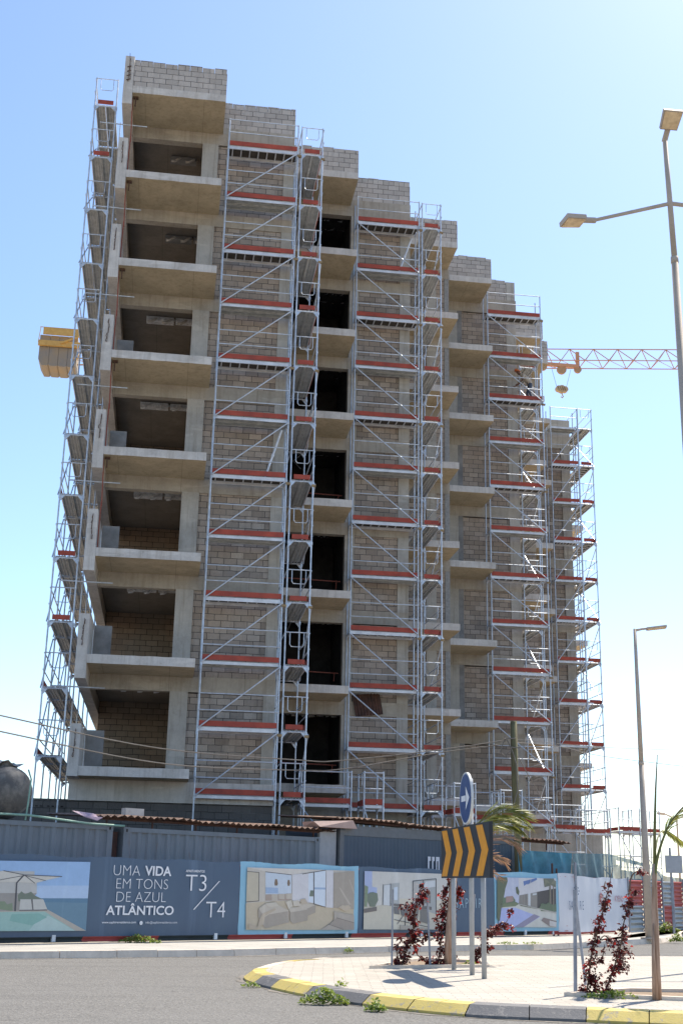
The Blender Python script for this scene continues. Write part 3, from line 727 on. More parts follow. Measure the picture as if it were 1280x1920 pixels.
two_tone(fx[3]+.03, fx[4]-.03, M['greysheet'], M['redsheet'], 1.0)
two_tone(fx[4]+.03, fx[5]-.03, M['redsheet'], M['greysheet'], .95)
a = fx[5]
for k in range(4): two_tone(a+.03, a+.9, [M['greysheet'], M['redsheet']][k % 2], [M['redsheet'], M['greysheet']][k % 2], 1.0); a += .93
def post(w, s_, z1=1.95, off=-.01, m='steelwhite', r_=.03):
    mb = MB(); zb_ = .1 if m == 'stake' else .17; z1 = z1 if m == 'stake' else min(z1, .31)
    mb.hexa([w(s_-r_, zb_, off), w(s_+r_, zb_, off), w(s_+r_, zb_, off+.05), w(s_-r_, zb_, off+.05), w(s_-r_, z1, off), w(s_+r_, z1, off), w(s_+r_, z1, off+.05), w(s_-r_, z1, off+.05)])
    return mb.build('fence_post', M[m], fence)
for x in (102, 405, 536, 650, 790, 985): post(fw, fpt(x, 1750)[0], 1.85, -.005, r_=.045)
post(fw, SB-.02, 2.3, -.05, 'stake'); post(fw, fpt(1037, 1700)[0], 1.9, .03)
for x in fx: post(gw, x, 1.93, -.03, 'stake')

def text_on(s_, w, box, bold=0.0, mat=None, parent=None, name='lettering', off=-.026, lift=.004, spacing=1.0):
    """flat letters laid on the plane w inside box=(s0,s1,z0,z1)"""
    cu = bpy.data.curves.new('t', 'FONT'); cu.body = s_; cu.size = 1; cu.offset = bold; cu.space_character = spacing; cu.extrude = 0
    cu.resolution_u = 4
    ob = bpy.data.objects.new('t', cu); COL.objects.link(ob)
    bpy.context.view_layer.update()
    me = bpy.data.meshes.new_from_object(ob.evaluated_get(bpy.context.evaluated_depsgraph_get()))
    xs = [v.co.x for v in me.vertices]; ys = [v.co.y for v in me.vertices]
    x0, x1, y0, y1 = min(xs), max(xs), min(ys), max(ys); s0, s1, z0, z1 = box
    mb = MB(); vs = [w(s0+(v.co.x-x0)/(x1-x0)*(s1-s0), z0+(v.co.y-y0)/(y1-y0)*(z1-z0), off-lift) for v in me.vertices]
    mb.add(vs, [tuple(p.vertices) for p in me.polygons])
    bpy.data.objects.remove(ob); bpy.data.curves.remove(cu); bpy.data.meshes.remove(me)
    return mb.build(name, mat or M['ink'], parent)
def fbox(x0, y0, x1, y1):       # letters box measured on the banner plane
    a = fpt(x0, (y0+y1)/2); b_ = fpt(x1, (y0+y1)/2); c = fpt((x0+x1)/2, y0); d = fpt((x0+x1)/2, y1)
    return (a[0], b_[0], d[1], c[1])
def gbox(x0, y0, x1, y1):
    a = gpt(x0, (y0+y1)/2); b_ = gpt(x1, (y0+y1)/2); c = gpt((x0+x1)/2, y0); d = gpt((x0+x1)/2, y1)
    return (a[0], b_[0], d[1], c[1])
def sheet(name, w, s0, s1, z0, z1, mat, label, wave=.03, off=-.012, top=None):
    rt = empty(name, w(s0, z0), label, 'banner')
    mb = MB(); nu = max(4, int((s1-s0)/.12)); nv = 10; vs = []
    for j in range(nv+1):
        for i in range(nu+1):
            s_ = s0+(s1-s0)*i/nu; t = j/nv
            edge_ = math.exp(-((1-t)*nv)**2/3)+math.exp(-(t*nv)**2/3)
            o = off + .006 + wave*.5*(math.sin(s_*2.1)+math.sin(s_*5.3+1))*.18 + edge_*wave*random.uniform(0, .9)
            zz = z0+(z1-z0)*t
            if j == nv: zz += .02*math.sin(s_*3.1)+random.uniform(-.006, .006)
            vs.append(w(s_, zz, o))
    fs = [(j*(nu+1)+i, j*(nu+1)+i+1, (j+1)*(nu+1)+i+1, (j+1)*(nu+1)+i) for j in range(nv) for i in range(nu)]
    mb.add(vs, fs); mb.build('vinyl_sheet', mat, rt, smooth=True)
    return rt
def printed(rt, w, polys, frm, name='picture', base=-.030):
    """a flat printed picture: list of (colour name, colour, [(px,py)...]); each layer 1 mm proud"""
    mb = MB(); mats = []; idx = {}
    for k, (cn, c, pts) in enumerate(polys):
        m = flat('print_'+cn, c)
        if cn not in idx: idx[cn] = len(mats); mats.append(m)
        P = [frm(x, y) for x, y in pts]
        # ensure facing the street
        area = sum(P[i][0]*P[(i+1) % len(P)][1]-P[(i+1) % len(P)][0]*P[i][1] for i in range(len(P)))
        if area < 0: P = P[::-1]
        mb.add([w(a, b_, base-k*.0006) for a, b_ in P], [tuple(range(len(P)))], idx[cn])
    return mb.build(name, mats, rt)
def zoomed(x0, y0, sc, P): return [(x0+a*sc, y0+b_*sc) for a, b_ in P]
ZT = 1.97
# --- banner 1: navy with pool picture and lettering
b1 = sheet('banner', fw, -14, fpt(448, 1690)[0], .27, ZT, M['banner'], 'navy banner with a pool picture and white lettering, leftmost on the fence')
z1_ = lambda P: zoomed(0, 1600, .140625, P)
po = [('sky', (.30, .45, .68), [(-900, 85), (1200, 115), (1165, 600), (-900, 600)]),
      ('haze', (.40, .52, .70), [(480, 430), (1178, 430), (1165, 600), (480, 600)]),
      ('sea', (.13, .23, .31), [(-900, 598), (1165, 600), (1140, 1032), (-900, 1040)]),
      ('sea2', (.10, .20, .30), [(560, 598), (1165, 600), (1162, 660), (560, 650)]),
      ('villa', (.46, .45, .43), [(-900, 225), (455, 240), (455, 390), (485, 395), (485, 530), (-900, 525)]),
      ('villashade', (.30, .28, .26), [(-900, 525), (485, 530), (420, 620), (420, 770), (-900, 760)]),
      ('plantdk', (.16, .19, .15), [(230, 560), (280, 505), (330, 545), (410, 510), (455, 560), (540, 600), (560, 640), (240, 640)]),
      ('plantmid', (.20, .25, .17), [(-30, 640), (60, 640), (90, 680), (160, 660), (165, 770), (-30, 740)]),
      ('deckstone', (.42, .38, .33), [(-900, 770), (520, 765), (620, 745), (1140, 1032), (980, 1030), (600, 790), (-900, 800)]),
      ('pool', (.30, .46, .42), [(-900, 790), (590, 775), (1000, 1032), (-900, 1040)]),
      ('pool2', (.40, .52, .50), [(500, 880), (640, 830), (990, 1030), (380, 1030)]),
      ('pooldk', (.22, .40, .36), [(150, 810), (520, 800), (620, 850), (420, 960), (120, 900)]),
      ('bed', (.50, .49, .46), [(265, 612), (405, 612), (425, 750), (250, 752)]),
      ('bed', (.50, .49, .46), [(430, 612), (570, 612), (622, 745), (440, 752)]),
      ('beddk', (.16, .15, .15), [(405, 612), (430, 612), (440, 765), (425, 765)]), ('beddk', (.16, .15, .15), [(250, 752), (620, 748), (620, 762), (250, 768)]),
      ('parasol', (.56, .53, .48), [(-900, 380), (-200, 300), (40, 230), (320, 285), (820, 310), (600, 360), (460, 398), (200, 380), (60, 380)]),
      ('pole', (.08, .08, .09), [(300, 285), (330, 285), (225, 395), (205, 770), (185, 770), (207, 390)]),
      ('pole', (.08, .08, .09), [(320, 283), (820, 305), (820, 315), (320, 293)]), ('pole', (.08, .08, .09), [(320, 284), (460, 395), (455, 402), (312, 292)]),
      ('pole', (.08, .08, .09), [(320, 284), (40, 226), (40, 236), (318, 292)]), ('pole', (.08, .08, .09), [(318, 290), (-60, 360), (-60, 368), (318, 298)]),
      ('pole', (.08, .08, .09), [(320, 290), (600, 360), (600, 367), (318, 298)])]
printed(b1, fw, [(a, c, z1_(p)) for a, c, p in po], fpt)
for t_, bx_, bo in [('UMA', (212.5, 1622.5, 262, 1641.5), -.022), ('VIDA', (271, 1624, 320.5, 1642.3), .022), ('EM TONS', (217.5, 1648, 314, 1666.5), -.022), ('DE AZUL', (217.5, 1672.6, 310, 1691), -.022),
                    ('ATLÂNTICO', (198, 1693.5, 324.6, 1715.7), .018), ('www.saphireresidence.com', (190, 1727, 254, 1732.5), .012), ('info@saphireresidence.com', (272, 1727, 331, 1732.8), .0),
                    ('APARTAMENTOS', (347.5, 1631, 382.7, 1635.7), .015), ('T3', (347, 1640, 386, 1670.6), -.012), ('T4', (385, 1690.5, 421, 1720), -.012)]:
    text_on(t_, fw, fbox(*bx_), bo, parent=b1)
mb = MB(); p = fpt(361, 1705.5); q = fpt(409.5, 1652)
mb.add([fw(p[0], p[1], -.026), fw(p[0]+.035, p[1], -.026), fw(q[0]+.035, q[1], -.026), fw(q[0], q[1], -.026)], [(0, 1, 2, 3)])
mb.build('slash', M['ink'], b1); mb = MB(); c0 = fpt(263.7, 1730.5); mb.add([fw(c0[0]+.045*math.cos(t*math.pi/6), c0[1]+.045*math.sin(t*math.pi/6), -.026) for t in range(12)], [tuple(range(12))])
mb.build('round_icon', M['ink'], b1)
# --- banner 2: light blue frame with living room
b2 = sheet('banner', fw, fpt(448, 1690)[0]+.01, fpt(671, 1690)[0], .27, ZT+.0, M['cyan'], 'light blue framed banner showing a beige living room with a large sofa')
z2_ = lambda P: zoomed(440, 1600, .1875, P)
lv = [('wallc', (.52, .47, .41), [(120, 140), (1185, 175), (1180, 765), (105, 765)]),
      ('floorb', (.50, .42, .31), [(105, 500), (500, 460), (900, 530), (1180, 560), (1180, 765), (105, 765)]),
      ('ceilc', (.60, .55, .50), [(120, 140), (1185, 175), (900, 165), (560, 215), (300, 180)]),
      ('artc', (.50, .44, .34), [(118, 182), (235, 192), (230, 475), (108, 487)]), ('frame', (.10, .09, .09), [(233, 192), (240, 192), (236, 478), (229, 478)]), ('frame', (.10, .09, .09), [(108, 482), (232, 472), (232, 479), (108, 490)]), ('frame', (.10, .09, .09), [(118, 178), (238, 188), (238, 194), (118, 184)]),
      ('glass', (.52, .58, .66), [(300, 185), (560, 215), (560, 470), (300, 480)]), ('frame', (.10, .09, .09), [(300, 182), (560, 212), (560, 218), (300, 188)]),
      ('blueband', (.32, .42, .58), [(300, 340), (425, 345), (425, 400), (300, 400)]), ('pend', (.20, .14, .10), [(395, 258), (415, 258), (424, 300), (418, 322), (392, 322), (388, 300)]), ('pend', (.20, .14, .10), [(522, 265), (538, 265), (546, 300), (538, 325), (522, 325), (516, 300)]),
      ('shelf', (.38, .30, .25), [(300, 410), (560, 405), (560, 470), (300, 475)]), ('chair', (.48, .42, .35), [(360, 408), (420, 408), (420, 480), (365, 480)]), ('chair', (.48, .42, .35), [(430, 405), (490, 405), (490, 460), (435, 455)]), ('chair', (.48, .42, .35), [(500, 402), (580, 400), (580, 460), (505, 455)]),
      ('curtain', (.60, .58, .60), [(565, 215), (780, 190), (780, 500), (565, 470)]), ('glass2', (.60, .66, .74), [(728, 200), (900, 172), (895, 535), (728, 480)]), ('blueband', (.32, .42, .58), [(785, 340), (900, 342), (900, 362), (785, 360)]), ('frame', (.10, .09, .09), [(776, 185), (786, 184), (786, 508), (776, 505)]), ('frame', (.10, .09, .09), [(665, 204), (900, 165), (900, 171), (665, 210)]), ('frame', (.10, .09, .09), [(780, 505), (895, 533), (895, 540), (780, 512)]),
      ('plantdk', (.16, .19, .15), [(745, 370), (775, 370), (775, 430), (735, 430)]), ('curtain', (.60, .58, .60), [(905, 170), (975, 172), (972, 545), (900, 540)]),
      ('marble', (.36, .31, .26), [(978, 195), (1185, 178), (1182, 560), (975, 545)]), ('vein', (.46, .40, .34), [(1030, 340), (1045, 345), (1150, 510), (1130, 515)]), ('vein', (.46, .40, .34), [(1130, 260), (1140, 262), (1185, 400), (1180, 410)]),
      ('sofa', (.36, .31, .26), [(225, 560), (300, 520), (530, 570), (530, 690), (300, 748), (285, 740), (225, 640)]), ('sofatop', (.50, .44, .37), [(230, 550), (300, 500), (420, 515), (535, 575), (330, 610), (285, 640)]),
      ('sofa', (.36, .31, .26), [(540, 580), (718, 560), (718, 670), (570, 705), (540, 670)]), ('sofatop', (.50, .44, .37), [(520, 545), (690, 530), (720, 560), (545, 590)]),
      ('sofa', (.36, .31, .26), [(710, 545), (795, 515), (795, 592), (718, 625)]), ('sofatop', (.50, .44, .37), [(560, 520), (700, 490), (795, 515), (715, 550), (620, 530)]),
      ('cushion', (.55, .49, .41), [(495, 485), (555, 465), (570, 530), (525, 552)]), ('cushion', (.55, .49, .41), [(565, 478), (625, 465), (645, 520), (580, 530)]), ('cushion2', (.48, .40, .31), [(640, 460), (690, 450), (720, 500), (655, 515)]), ('cushion', (.55, .49, .41), [(295, 500), (400, 488), (430, 525), (330, 538)]),
      ('throw', (.46, .38, .29), [(265, 600), (390, 545), (400, 565), (290, 625), (275, 710), (180, 765), (125, 750), (130, 700), (215, 735), (235, 660)]),
      ('bench', (.40, .35, .30), [(978, 580), (1180, 620), (1180, 765), (845, 765), (978, 680)]), ('bench2', (.33, .28, .24), [(1010, 640), (1180, 690), (1180, 765), (1070, 760), (930, 710)]), ('cushion2', (.48, .40, .31), [(1020, 540), (1060, 518), (1130, 520), (1150, 550), (1090, 580)]),
      ('benchln', (.22, .19, .17), [(930, 706), (1075, 757), (1070, 764), (925, 712)]), ('benchln', (.22, .19, .17), [(1005, 640), (1180, 690), (1180, 697), (1003, 648)])]
printed(b2, fw, [(a, c, z2_(p)) for a, c, p in lv], fpt)
# --- banner 3: navy with dining terrace and name
b3 = sheet('banner', fw, fpt(671, 1690)[0]+.01, fpt(926, 1690)[0], .27, ZT-.02, M['banner'], 'navy banner showing a white terrace with a dining table, behind the chevron sign')
z3_ = lambda P: zoomed(660, 1600, .15625, P)
dn = [('wallw', (.55, .53, .50), [(140, 212), (1180, 250), (1180, 915), (125, 912)]), ('sky2', (.36, .42, .62), [(140, 212), (230, 216), (230, 400), (290, 410), (285, 500), (140, 500)]),
      ('floorw', (.52, .48, .40), [(130, 640), (560, 600), (1180, 620), (1180, 915), (125, 912)]), ('wallwarm', (.58, .53, .44), [(560, 540), (1180, 570), (1180, 660), (560, 620)]),
      ('doorg', (.36, .37, .37), [(360, 375), (555, 352), (550, 640), (352, 620)]), ('doorl', (.56, .58, .60), [(372, 385), (445, 375), (440, 625), (365, 618)]), ('glassb', (.50, .58, .68), [(490, 410), (535, 400), (532, 560), (490, 560)]), ('pole', (.08, .08, .09), [(445, 362), (455, 361), (452, 632), (444, 632)]), ('pole', (.08, .08, .09), [(358, 372), (366, 371), (358, 622), (350, 620)]),
      ('doorg', (.36, .37, .37), [(715, 335), (995, 305), (995, 730), (712, 640)]), ('doord', (.20, .18, .17), [(845, 460), (930, 455), (930, 600), (845, 600)]), ('doorl', (.56, .58, .60), [(850, 340), (985, 325), (985, 400), (850, 420)]), ('curt', (.42, .40, .38), [(720, 350), (770, 345), (768, 610), (718, 600)]), ('pole', (.08, .08, .09), [(712, 332), (722, 331), (720, 640), (710, 640)]), ('pole', (.08, .08, .09), [(988, 305), (998, 304), (998, 732), (988, 730)]), ('pole', (.08, .08, .09), [(712, 328), (996, 300), (996, 308), (712, 338)]), ('pole', (.08, .08, .09), [(838, 322), (846, 321), (844, 600), (836, 600)]),
      ('plantdk', (.16, .19, .15), [(160, 500), (200, 470), (240, 465), (290, 480), (300, 560), (260, 640), (200, 640), (165, 560)]), ('plantmid', (.20, .25, .17), [(140, 380), (180, 400), (165, 640), (135, 640)]), ('pot', (.16, .14, .13), [(132, 665), (282, 640), (282, 690), (132, 715)]),
      ('tabled', (.14, .13, .13), [(460, 600), (940, 640), (940, 680), (460, 625)]), ('chaird', (.13, .13, .135), [(483, 640), (550, 640), (555, 735), (490, 725)]), ('chaird', (.13, .13, .135), [(560, 645), (655, 648), (660, 755), (575, 745)]), ('chaird2', (.18, .17, .16), [(668, 650), (790, 660), (770, 800), (680, 770)]), ('chaird2', (.18, .17, .16), [(800, 665), (905, 680), (900, 850), (800, 820)]),
      ('pole', (.08, .08, .09), [(490, 790), (900, 880), (900, 888), (490, 798)]), ('pole', (.08, .08, .09), [(600, 740), (608, 740), (530, 850), (522, 850)]), ('pole', (.08, .08, .09), [(625, 740), (633, 740), (625, 870), (617, 870)]), ('shadowp', (.38, .34, .29), [(560, 860), (900, 900), (900, 915), (560, 915)])]
printed(b3, fw, [(a, c, z3_(p)) for a, c, p in dn], fpt)
M['cyanink'] = flat('pale_cyan_ink', (.45, .60, .70))
text_on('SAPHIRE', fw, fbox(852, 1684.5, 909, 1702.5), -.02, M['cyanink'], b3, spacing=1.3)
# --- banner 4: light blue with villa
b4 = sheet('banner', fw, fpt(926, 1690)[0]+.01, fpt(1046, 1690)[0], .27, ZT-.03, M['cyan'], 'light blue framed banner with a villa and pool, right of the chevron sign')
z4_ = lambda P: zoomed(920, 1600, .21875, P)
vl = [('skyv', (.48, .50, .62), [(45, 205), (550, 215), (552, 635), (60, 632)]), ('villaw', (.60, .58, .60), [(228, 210), (550, 215), (550, 320), (235, 360)]), ('winb', (.13, .20, .42), [(268, 240), (385, 210), (385, 222), (300, 262), (275, 280)]),
      ('garagedk', (.08, .07, .07), [(385, 330), (548, 300), (550, 500), (440, 500), (385, 470)]), ('entry', (.26, .24, .22), [(235, 360), (388, 332), (388, 475), (230, 435)]), ('doorl', (.56, .58, .60), [(310, 345), (330, 342), (330, 450), (310, 445)]),
      ('treec', (.12, .14, .09), [(45, 205), (130, 205), (135, 240), (115, 300), (105, 360), (85, 440), (70, 590), (45, 560)]), ('bush', (.14, .19, .12), [(95, 380), (180, 370), (200, 400), (195, 460), (85, 465)]), ('pinkb', (.35, .24, .22), [(120, 370), (180, 365), (185, 410), (120, 425)]), ('treec', (.12, .14, .09), [(205, 290), (220, 285), (235, 330), (228, 360), (208, 340)]),
      ('palmp', (.16, .17, .13), [(440, 215), (530, 215), (540, 290), (500, 270), (505, 490), (488, 490), (490, 280), (450, 290)]), ('bush2', (.13, .17, .11), [(415, 430), (550, 440), (550, 500), (420, 495)]),
      ('coping', (.55, .54, .50), [(85, 460), (230, 432), (550, 510), (550, 635), (250, 630)]), ('poolv', (.38, .42, .68), [(80, 470), (200, 465), (410, 545), (270, 632), (60, 632)]), ('poolv2', (.26, .24, .34), [(360, 520), (410, 540), (270, 632), (190, 632)]),
      ('winb', (.13, .20, .42), [(300, 262), (385, 222), (385, 226), (302, 268)]), ('frame2', (.62, .60, .60), [(330, 222), (334, 221), (330, 262), (326, 264)]),
      ('palmp2', (.22, .22, .16), [(440, 215), (470, 225), (500, 262), (470, 250), (450, 285), (452, 245)]), ('palmp2', (.22, .22, .16), [(500, 262), (530, 228), (548, 240), (545, 300), (530, 262)]), ('trunkp', (.24, .20, .16), [(492, 265), (502, 265), (508, 480), (496, 480)]), ('trunkp', (.24, .20, .16), [(520, 270), (528, 270), (532, 480), (522, 480)]),
      ('dusk', (.30, .27, .25), [(272, 352), (280, 350), (280, 440), (272, 438)]), ('dusk', (.30, .27, .25), [(296, 348), (304, 346), (304, 444), (296, 442)]), ('doorl', (.56, .58, .60), [(345, 345), (380, 340), (380, 355), (345, 360)]), ('shrubp', (.10, .13, .08), [(240, 440), (300, 446), (385, 470), (385, 478), (240, 450)]),
      ('bush2', (.13, .17, .11), [(400, 470), (430, 425), (455, 440), (480, 420), (520, 445), (548, 430), (550, 500), (420, 495)]), ('hedge', (.17, .20, .12), [(85, 430), (200, 415), (230, 432), (200, 452), (85, 462)]), ('copshade', (.40, .38, .35), [(230, 432), (550, 505), (550, 516), (228, 440)]),
      ('lounger', (.25, .20, .19), [(420, 575), (440, 550), (550, 580), (550, 632), (490, 625)]), ('loungerl', (.55, .52, .50), [(490, 575), (550, 590), (548, 630), (490, 620)])]
printed(b4, fw, [(a, c, z4_(p)) for a, c, p in vl], fpt)
# --- white banners
b5 = sheet('banner', fw, fpt(1046, 1690)[0]+.01, SB-.03, .24, ZT-.02, M['wvinyl'], 'white banner with a blue grey flower emblem and thin letters at the fence corner', wave=.05)
M['greyink'] = flat('blue_grey_ink', (.13, .19, .28)); M['redink'] = flat('dull_red_ink', (.42, .10, .14)); M['dkink'] = flat('dark_grey_ink', (.16, .18, .22))
text_on('SAPHIRE', fw, fbox(1064, 1689, 1091, 1706), .0, M['greyink'], b5, off=-.045, spacing=1.5)
def emblem(rt, w, c, r_, mat, off=-.05):
    mb = MB()
    for k in range(8):
        t = k*math.pi/4
        for a0, a1, rr in ((t-.28, t+.28, 1.0),):
            pts = [(rr*.8, t-.12), (1.0*rr, t-.25), (1.12*rr, t), (1.0*rr, t+.25), (.8*rr, t+.12)]
            mb.add([w(c[0]+r_*q*math.cos(a_), c[1]+r_*q*math.sin(a_), off) for q, a_ in pts], [tuple(range(5))])
            pts = [(.25, t-.3), (.6, t-.12), (.6, t+.12), (.25, t+.3)]
            mb.add([w(c[0]+r_*q*math.cos(a_), c[1]+r_*q*math.sin(a_), off) for q, a_ in pts], [(0, 1, 2, 3)])
    return mb.build('emblem', mat, rt)
emblem(b5, fw, fpt(1077, 1670.5), .14, M['greyink'])
b6 = sheet('banner', gw, .03, gpt(1177, 1700)[0]-.03, .22, 1.88, M['cream'], 'greyish white double banner with a small bird logo and dark red name', wave=.03)
text_on('KYENU', gw, gbox(1149.5, 1679.5, 1165, 1690.5), -.005, M['redink'], b6, off=-.04)
text_on('JBN', gw, gbox(1124, 1696.5, 1132.5, 1703), 0, M['dkink'], b6, off=-.04)
z6_ = lambda P: zoomed(1020, 1640, .125, P)
printed(b6, gw, [('logored', (.42, .12, .13), z6_([(810, 290), (825, 265), (840, 290), (862, 315), (850, 345), (825, 350), (835, 400), (820, 425), (805, 400), (812, 350)])), ('logogrey', (.28, .30, .34), z6_([(850, 320), (908, 360), (890, 370), (850, 348)])),
                 ('logogrey', (.28, .30, .34), z6_([(820, 422), (885, 422), (885, 427), (820, 427)])), ('logored', (.42, .12, .13), z6_([(812, 545), (880, 540), (880, 547), (812, 552)]))], gpt, name='logo', base=-.05)

# ------------------------------------------------------------------ containers, roofs, tank
def container(s0, s1, off, dep, z0, z1, mat, label, name='shipping_container', corr=.28, dp=.036, fmat=None):
    rt = empty(name, fw(s0, z0, off), label, 'container', None)
    mb = MB(); n_ = int((s1-s0-.3)/corr); vs = []
    a = s0+.15; w_ = (s1-s0-.3)/n_; pts = [(a, 0)]
    for i in range(n_): x = a+i*w_; pts += [(x+.3*w_, 0), (x+.45*w_, dp), (x+.85*w_, dp), (x+w_, 0)]
    for x, o in pts: vs += [fw(x, z0+.15, off+.02+o), fw(x, z1-.1, off+.02+o)]
    mb.add(vs, [(2*i, 2*i+2, 2*i+3, 2*i+1) for i in range(len(pts)-1)])
    def fb(m, a0, a1, o0, o1, q0, q1): m.hexa([fw(a0, q0, o0), fw(a1, q0, o0), fw(a1, q0, o1), fw(a0, q0, o1), fw(a0, q1, o0), fw(a1, q1, o0), fw(a1, q1, o1), fw(a0, q1, o1)])
    fb(mb, s0+.02, s1-.02, off+.07, off+dep-.02, z0+.1, z1-.04)
    mb.build('corrugated_body', mat, rt)
    fr = MB()
    fb(fr, s0, s1, off, off+.06, z1-(.26 if fmat else .10), z1+.005); fb(fr, s0, s1, off, off+.06, z0, z0+.15)
    fb(fr, s0, s0+.15, off+.001, off+.1, z0+.15, z1-.10); fb(fr, s1-.15, s1, off+.001, off+.1, z0+.15, z1-.10)
    fb(fr, s0, s0+.06, off+.1, off+dep, z1-.1, z1); fb(fr, s1-.06, s1, off+.1, off+dep, z1-.1, z1)
    fr.build('frame', fmat or mat, rt)
    cc = MB()
    for x in (s0, s1-.17): fb(cc, x-.004, x+.174, off-.006, off+.12, z1-.13, z1+.012)
    for x in (s0+.06, s1-.11):
        cc.hexa([fw(x, z1-.10, off-.008), fw(x+.05, z1-.10, off-.008), fw(x+.05, z1-.10, off-.002), fw(x, z1-.10, off-.002), fw(x, z1-.03, off-.008), fw(x+.05, z1-.03, off-.008), fw(x+.05, z1-.03, off-.002), fw(x, z1-.03, off-.002)], 1)
    cc.build('corner_casting', [mat, M['dark']], rt)
    return rt
container(-2.9, 3.22, 1.1, 2.44, .13, 2.73, M['cont'], 'grey corrugated shipping container at the left, below the black tank')
container(3.52, 9.72, 1.1, 2.44, .13, 2.70, M['cont'], 'grey corrugated shipping container under the long rusty roof sheet')
cb = container(10.45, 17.75, 1.1, 2.44, .13, 3.06, M['contblue'], 'navy blue site container with a white logo behind the chevron sign', corr=.14, dp=.006, fmat=flat('container_frame_grey', (.17, .18, .19)))
lg = MB(); za, zb = fpt(812, 1606.5, 1.1)[1], fpt(812, 1624.5, 1.1)[1]-.5
xs = [fpt(x, 1615, 1.1)[0] for x in (801, 804, 809, 811.3, 816.2, 818.3, 820.7, 823)]
for i in range(4): x0_, x1_ = xs[2*i], xs[2*i+1]; lg.add([fw(x0_, zb, 1.09), fw(x1_, zb, 1.09), fw(x1_, za, 1.09), fw(x0_, za, 1.09)], [(0, 1, 2, 3)])
for a, b_ in ((1, 2), (3, 4), (5, 6)): lg.add([fw(xs[a], za-.12, 1.09), fw(xs[b_]-.05*(a < 5), za-.12, 1.09), fw(xs[b_]-.05*(a < 5), za, 1.09), fw(xs[a], za, 1.09)], [(0, 1, 2, 3)])
lg.build('logo', M['ink'], cb)
rd = MB(); rd.hexa([fw(3.26, .2, 1.3), fw(3.48, .2, 1.3), fw(3.48, .2, 1.4), fw(3.26, .2, 1.4), fw(3.26, 2.6, 1.3), fw(3.48, 2.6, 1.3), fw(3.48, 2.6, 1.4), fw(3.26, 2.6, 1.4)])
tag(rd.build('steel_plate', M['rust'], origin=fw(3.3, 0, 1.3)), 'dark rust brown plate in the gap between the two grey containers', 'metal plate')
mb = MB(); mb.hexa([fw(9.8, .2, 1.2), fw(10.4, .2, 1.2), fw(10.4, .2, 1.3), fw(9.8, .2, 1.3), fw(9.8, 2.85, 1.2), fw(10.4, 2.95, 1.2), fw(10.4, 2.95, 1.3), fw(9.8, 2.85, 1.3)])
tag(mb.build('site_door', flat('pale_door', (.42, .43, .44)), origin=fw(10, 0, 1.2)), 'narrow pale grey sheet standing between the grey and the navy container', 'metal sheet')
def roof(s0, s1, o0, o1, z0, z1, tilt, label, mat='rustroof'):
    rt = empty('sheet_roof', fw(s0, z0, o0), label, 'roof')
    mb = MB(); n_ = int((s1-s0)/.19)*4; vs = []; jag = 0
    for i in range(n_+1):
        x = s0+(s1-s0)*i/n_; o = .028*math.sin(math.pi*i/2)+.015*math.sin(x*1.7)+.01*math.sin(x*4.1); zz = z0+(z1-z0)*i/n_
        if i % 12 == 0: jag = random.uniform(-.09, .09)
        vs += [fw(x, zz+o, o0+jag), fw(x, zz+o+tilt, o1)]
    mb.add(vs, [(2*i, 2*i+2, 2*i+3, 2*i+1) for i in range(n_)])
    mb.add([v-Vector((0, 0, .012)) for v in vs], [(2*i+1, 2*i+3, 2*i+2, 2*i) for i in range(n_)])
    mb.build('roof_sheet', M[mat], rt, smooth=True)
    mb = MB()
    for k in range(int((s1-s0)/1.3)+1):
        x = s0+.4+k*1.3
        if x < s1: zz = z0+(z1-z0)*(x-s0)/(s1-s0); mb.tube(fw(x, zz-.3, o0+.35), fw(x, zz-.03, o0+.35), .025, 5)
    mb.tube(fw(s0+.1, z0-.06, o0+.3), fw(s1-.1, z1-.06, o0+.3), .035, 5)
    mb.build('roof_support', M['rust'], rt)
    return rt
roof(2.75, 10.2, .95, 3.6, 2.96, 2.92, .12, 'long rusty corrugated roof sheet above the middle grey container')
roof(10.2, 15.2, .95, 3.6, 3.28, 3.16, .12, 'rusty corrugated roof sheet over the navy container')
roof(17.3, 21.2, 1.6, 3.6, 3.05, 3.0, .1, 'dark thin roof sheet behind the teal mesh screen', 'rust')
mb = MB(); vs = [fw(2.05, 3.02, 1.05), fw(2.35, 2.9, 1.0), fw(2.7, 2.82, .98), fw(2.85, 2.9, 1.0), fw(2.75, 3.0, 1.3), fw(2.4, 2.98, 1.3)]
mb.add(vs, [(0, 1, 4, 5), (1, 2, 3, 4)]); mb.add([v-Vector((0, 0, .01)) for v in vs], [(5, 4, 1, 0), (4, 3, 2, 1)])
tag(mb.build('plastic_sheet', flat('pink_plastic', (.50, .36, .42))), 'scrap of pink plastic sheet at the left end of the long rusty roof', 'sheet')
mb = MB(); mb.hexa([fw(9.55, 2.98, .9), fw(10.9, 2.98, .9), fw(10.9, 2.98, 1.6), fw(9.55, 2.98, 1.6), fw(9.4, 3.12, 1.0), fw(10.75, 3.2, .9), fw(10.6, 3.2, 1.6), fw(9.5, 3.12, 1.6)])
tag(mb.build('folded_tarp', flat('salmon_plastic', (.52, .36, .30)), origin=fw(9.6, 2.98, 1)), 'crumpled salmon tarp lying where the two rusty roofs meet', 'tarp')
mb = MB(); mb.hexa([fw(3.60, 3.0, 1.2), fw(4.12, 3.0, 1.2), fw(4.12, 3.0, 1.4), fw(3.6, 3.0, 1.4), fw(3.60, 3.17, 1.2), fw(4.12, 3.17, 1.2), fw(4.12, 3.17, 1.4), fw(3.6, 3.17, 1.4)])
mb.tube(fw(3.72, 3.09, 1.196), fw(3.72, 3.09, 1.19), .02, 8)
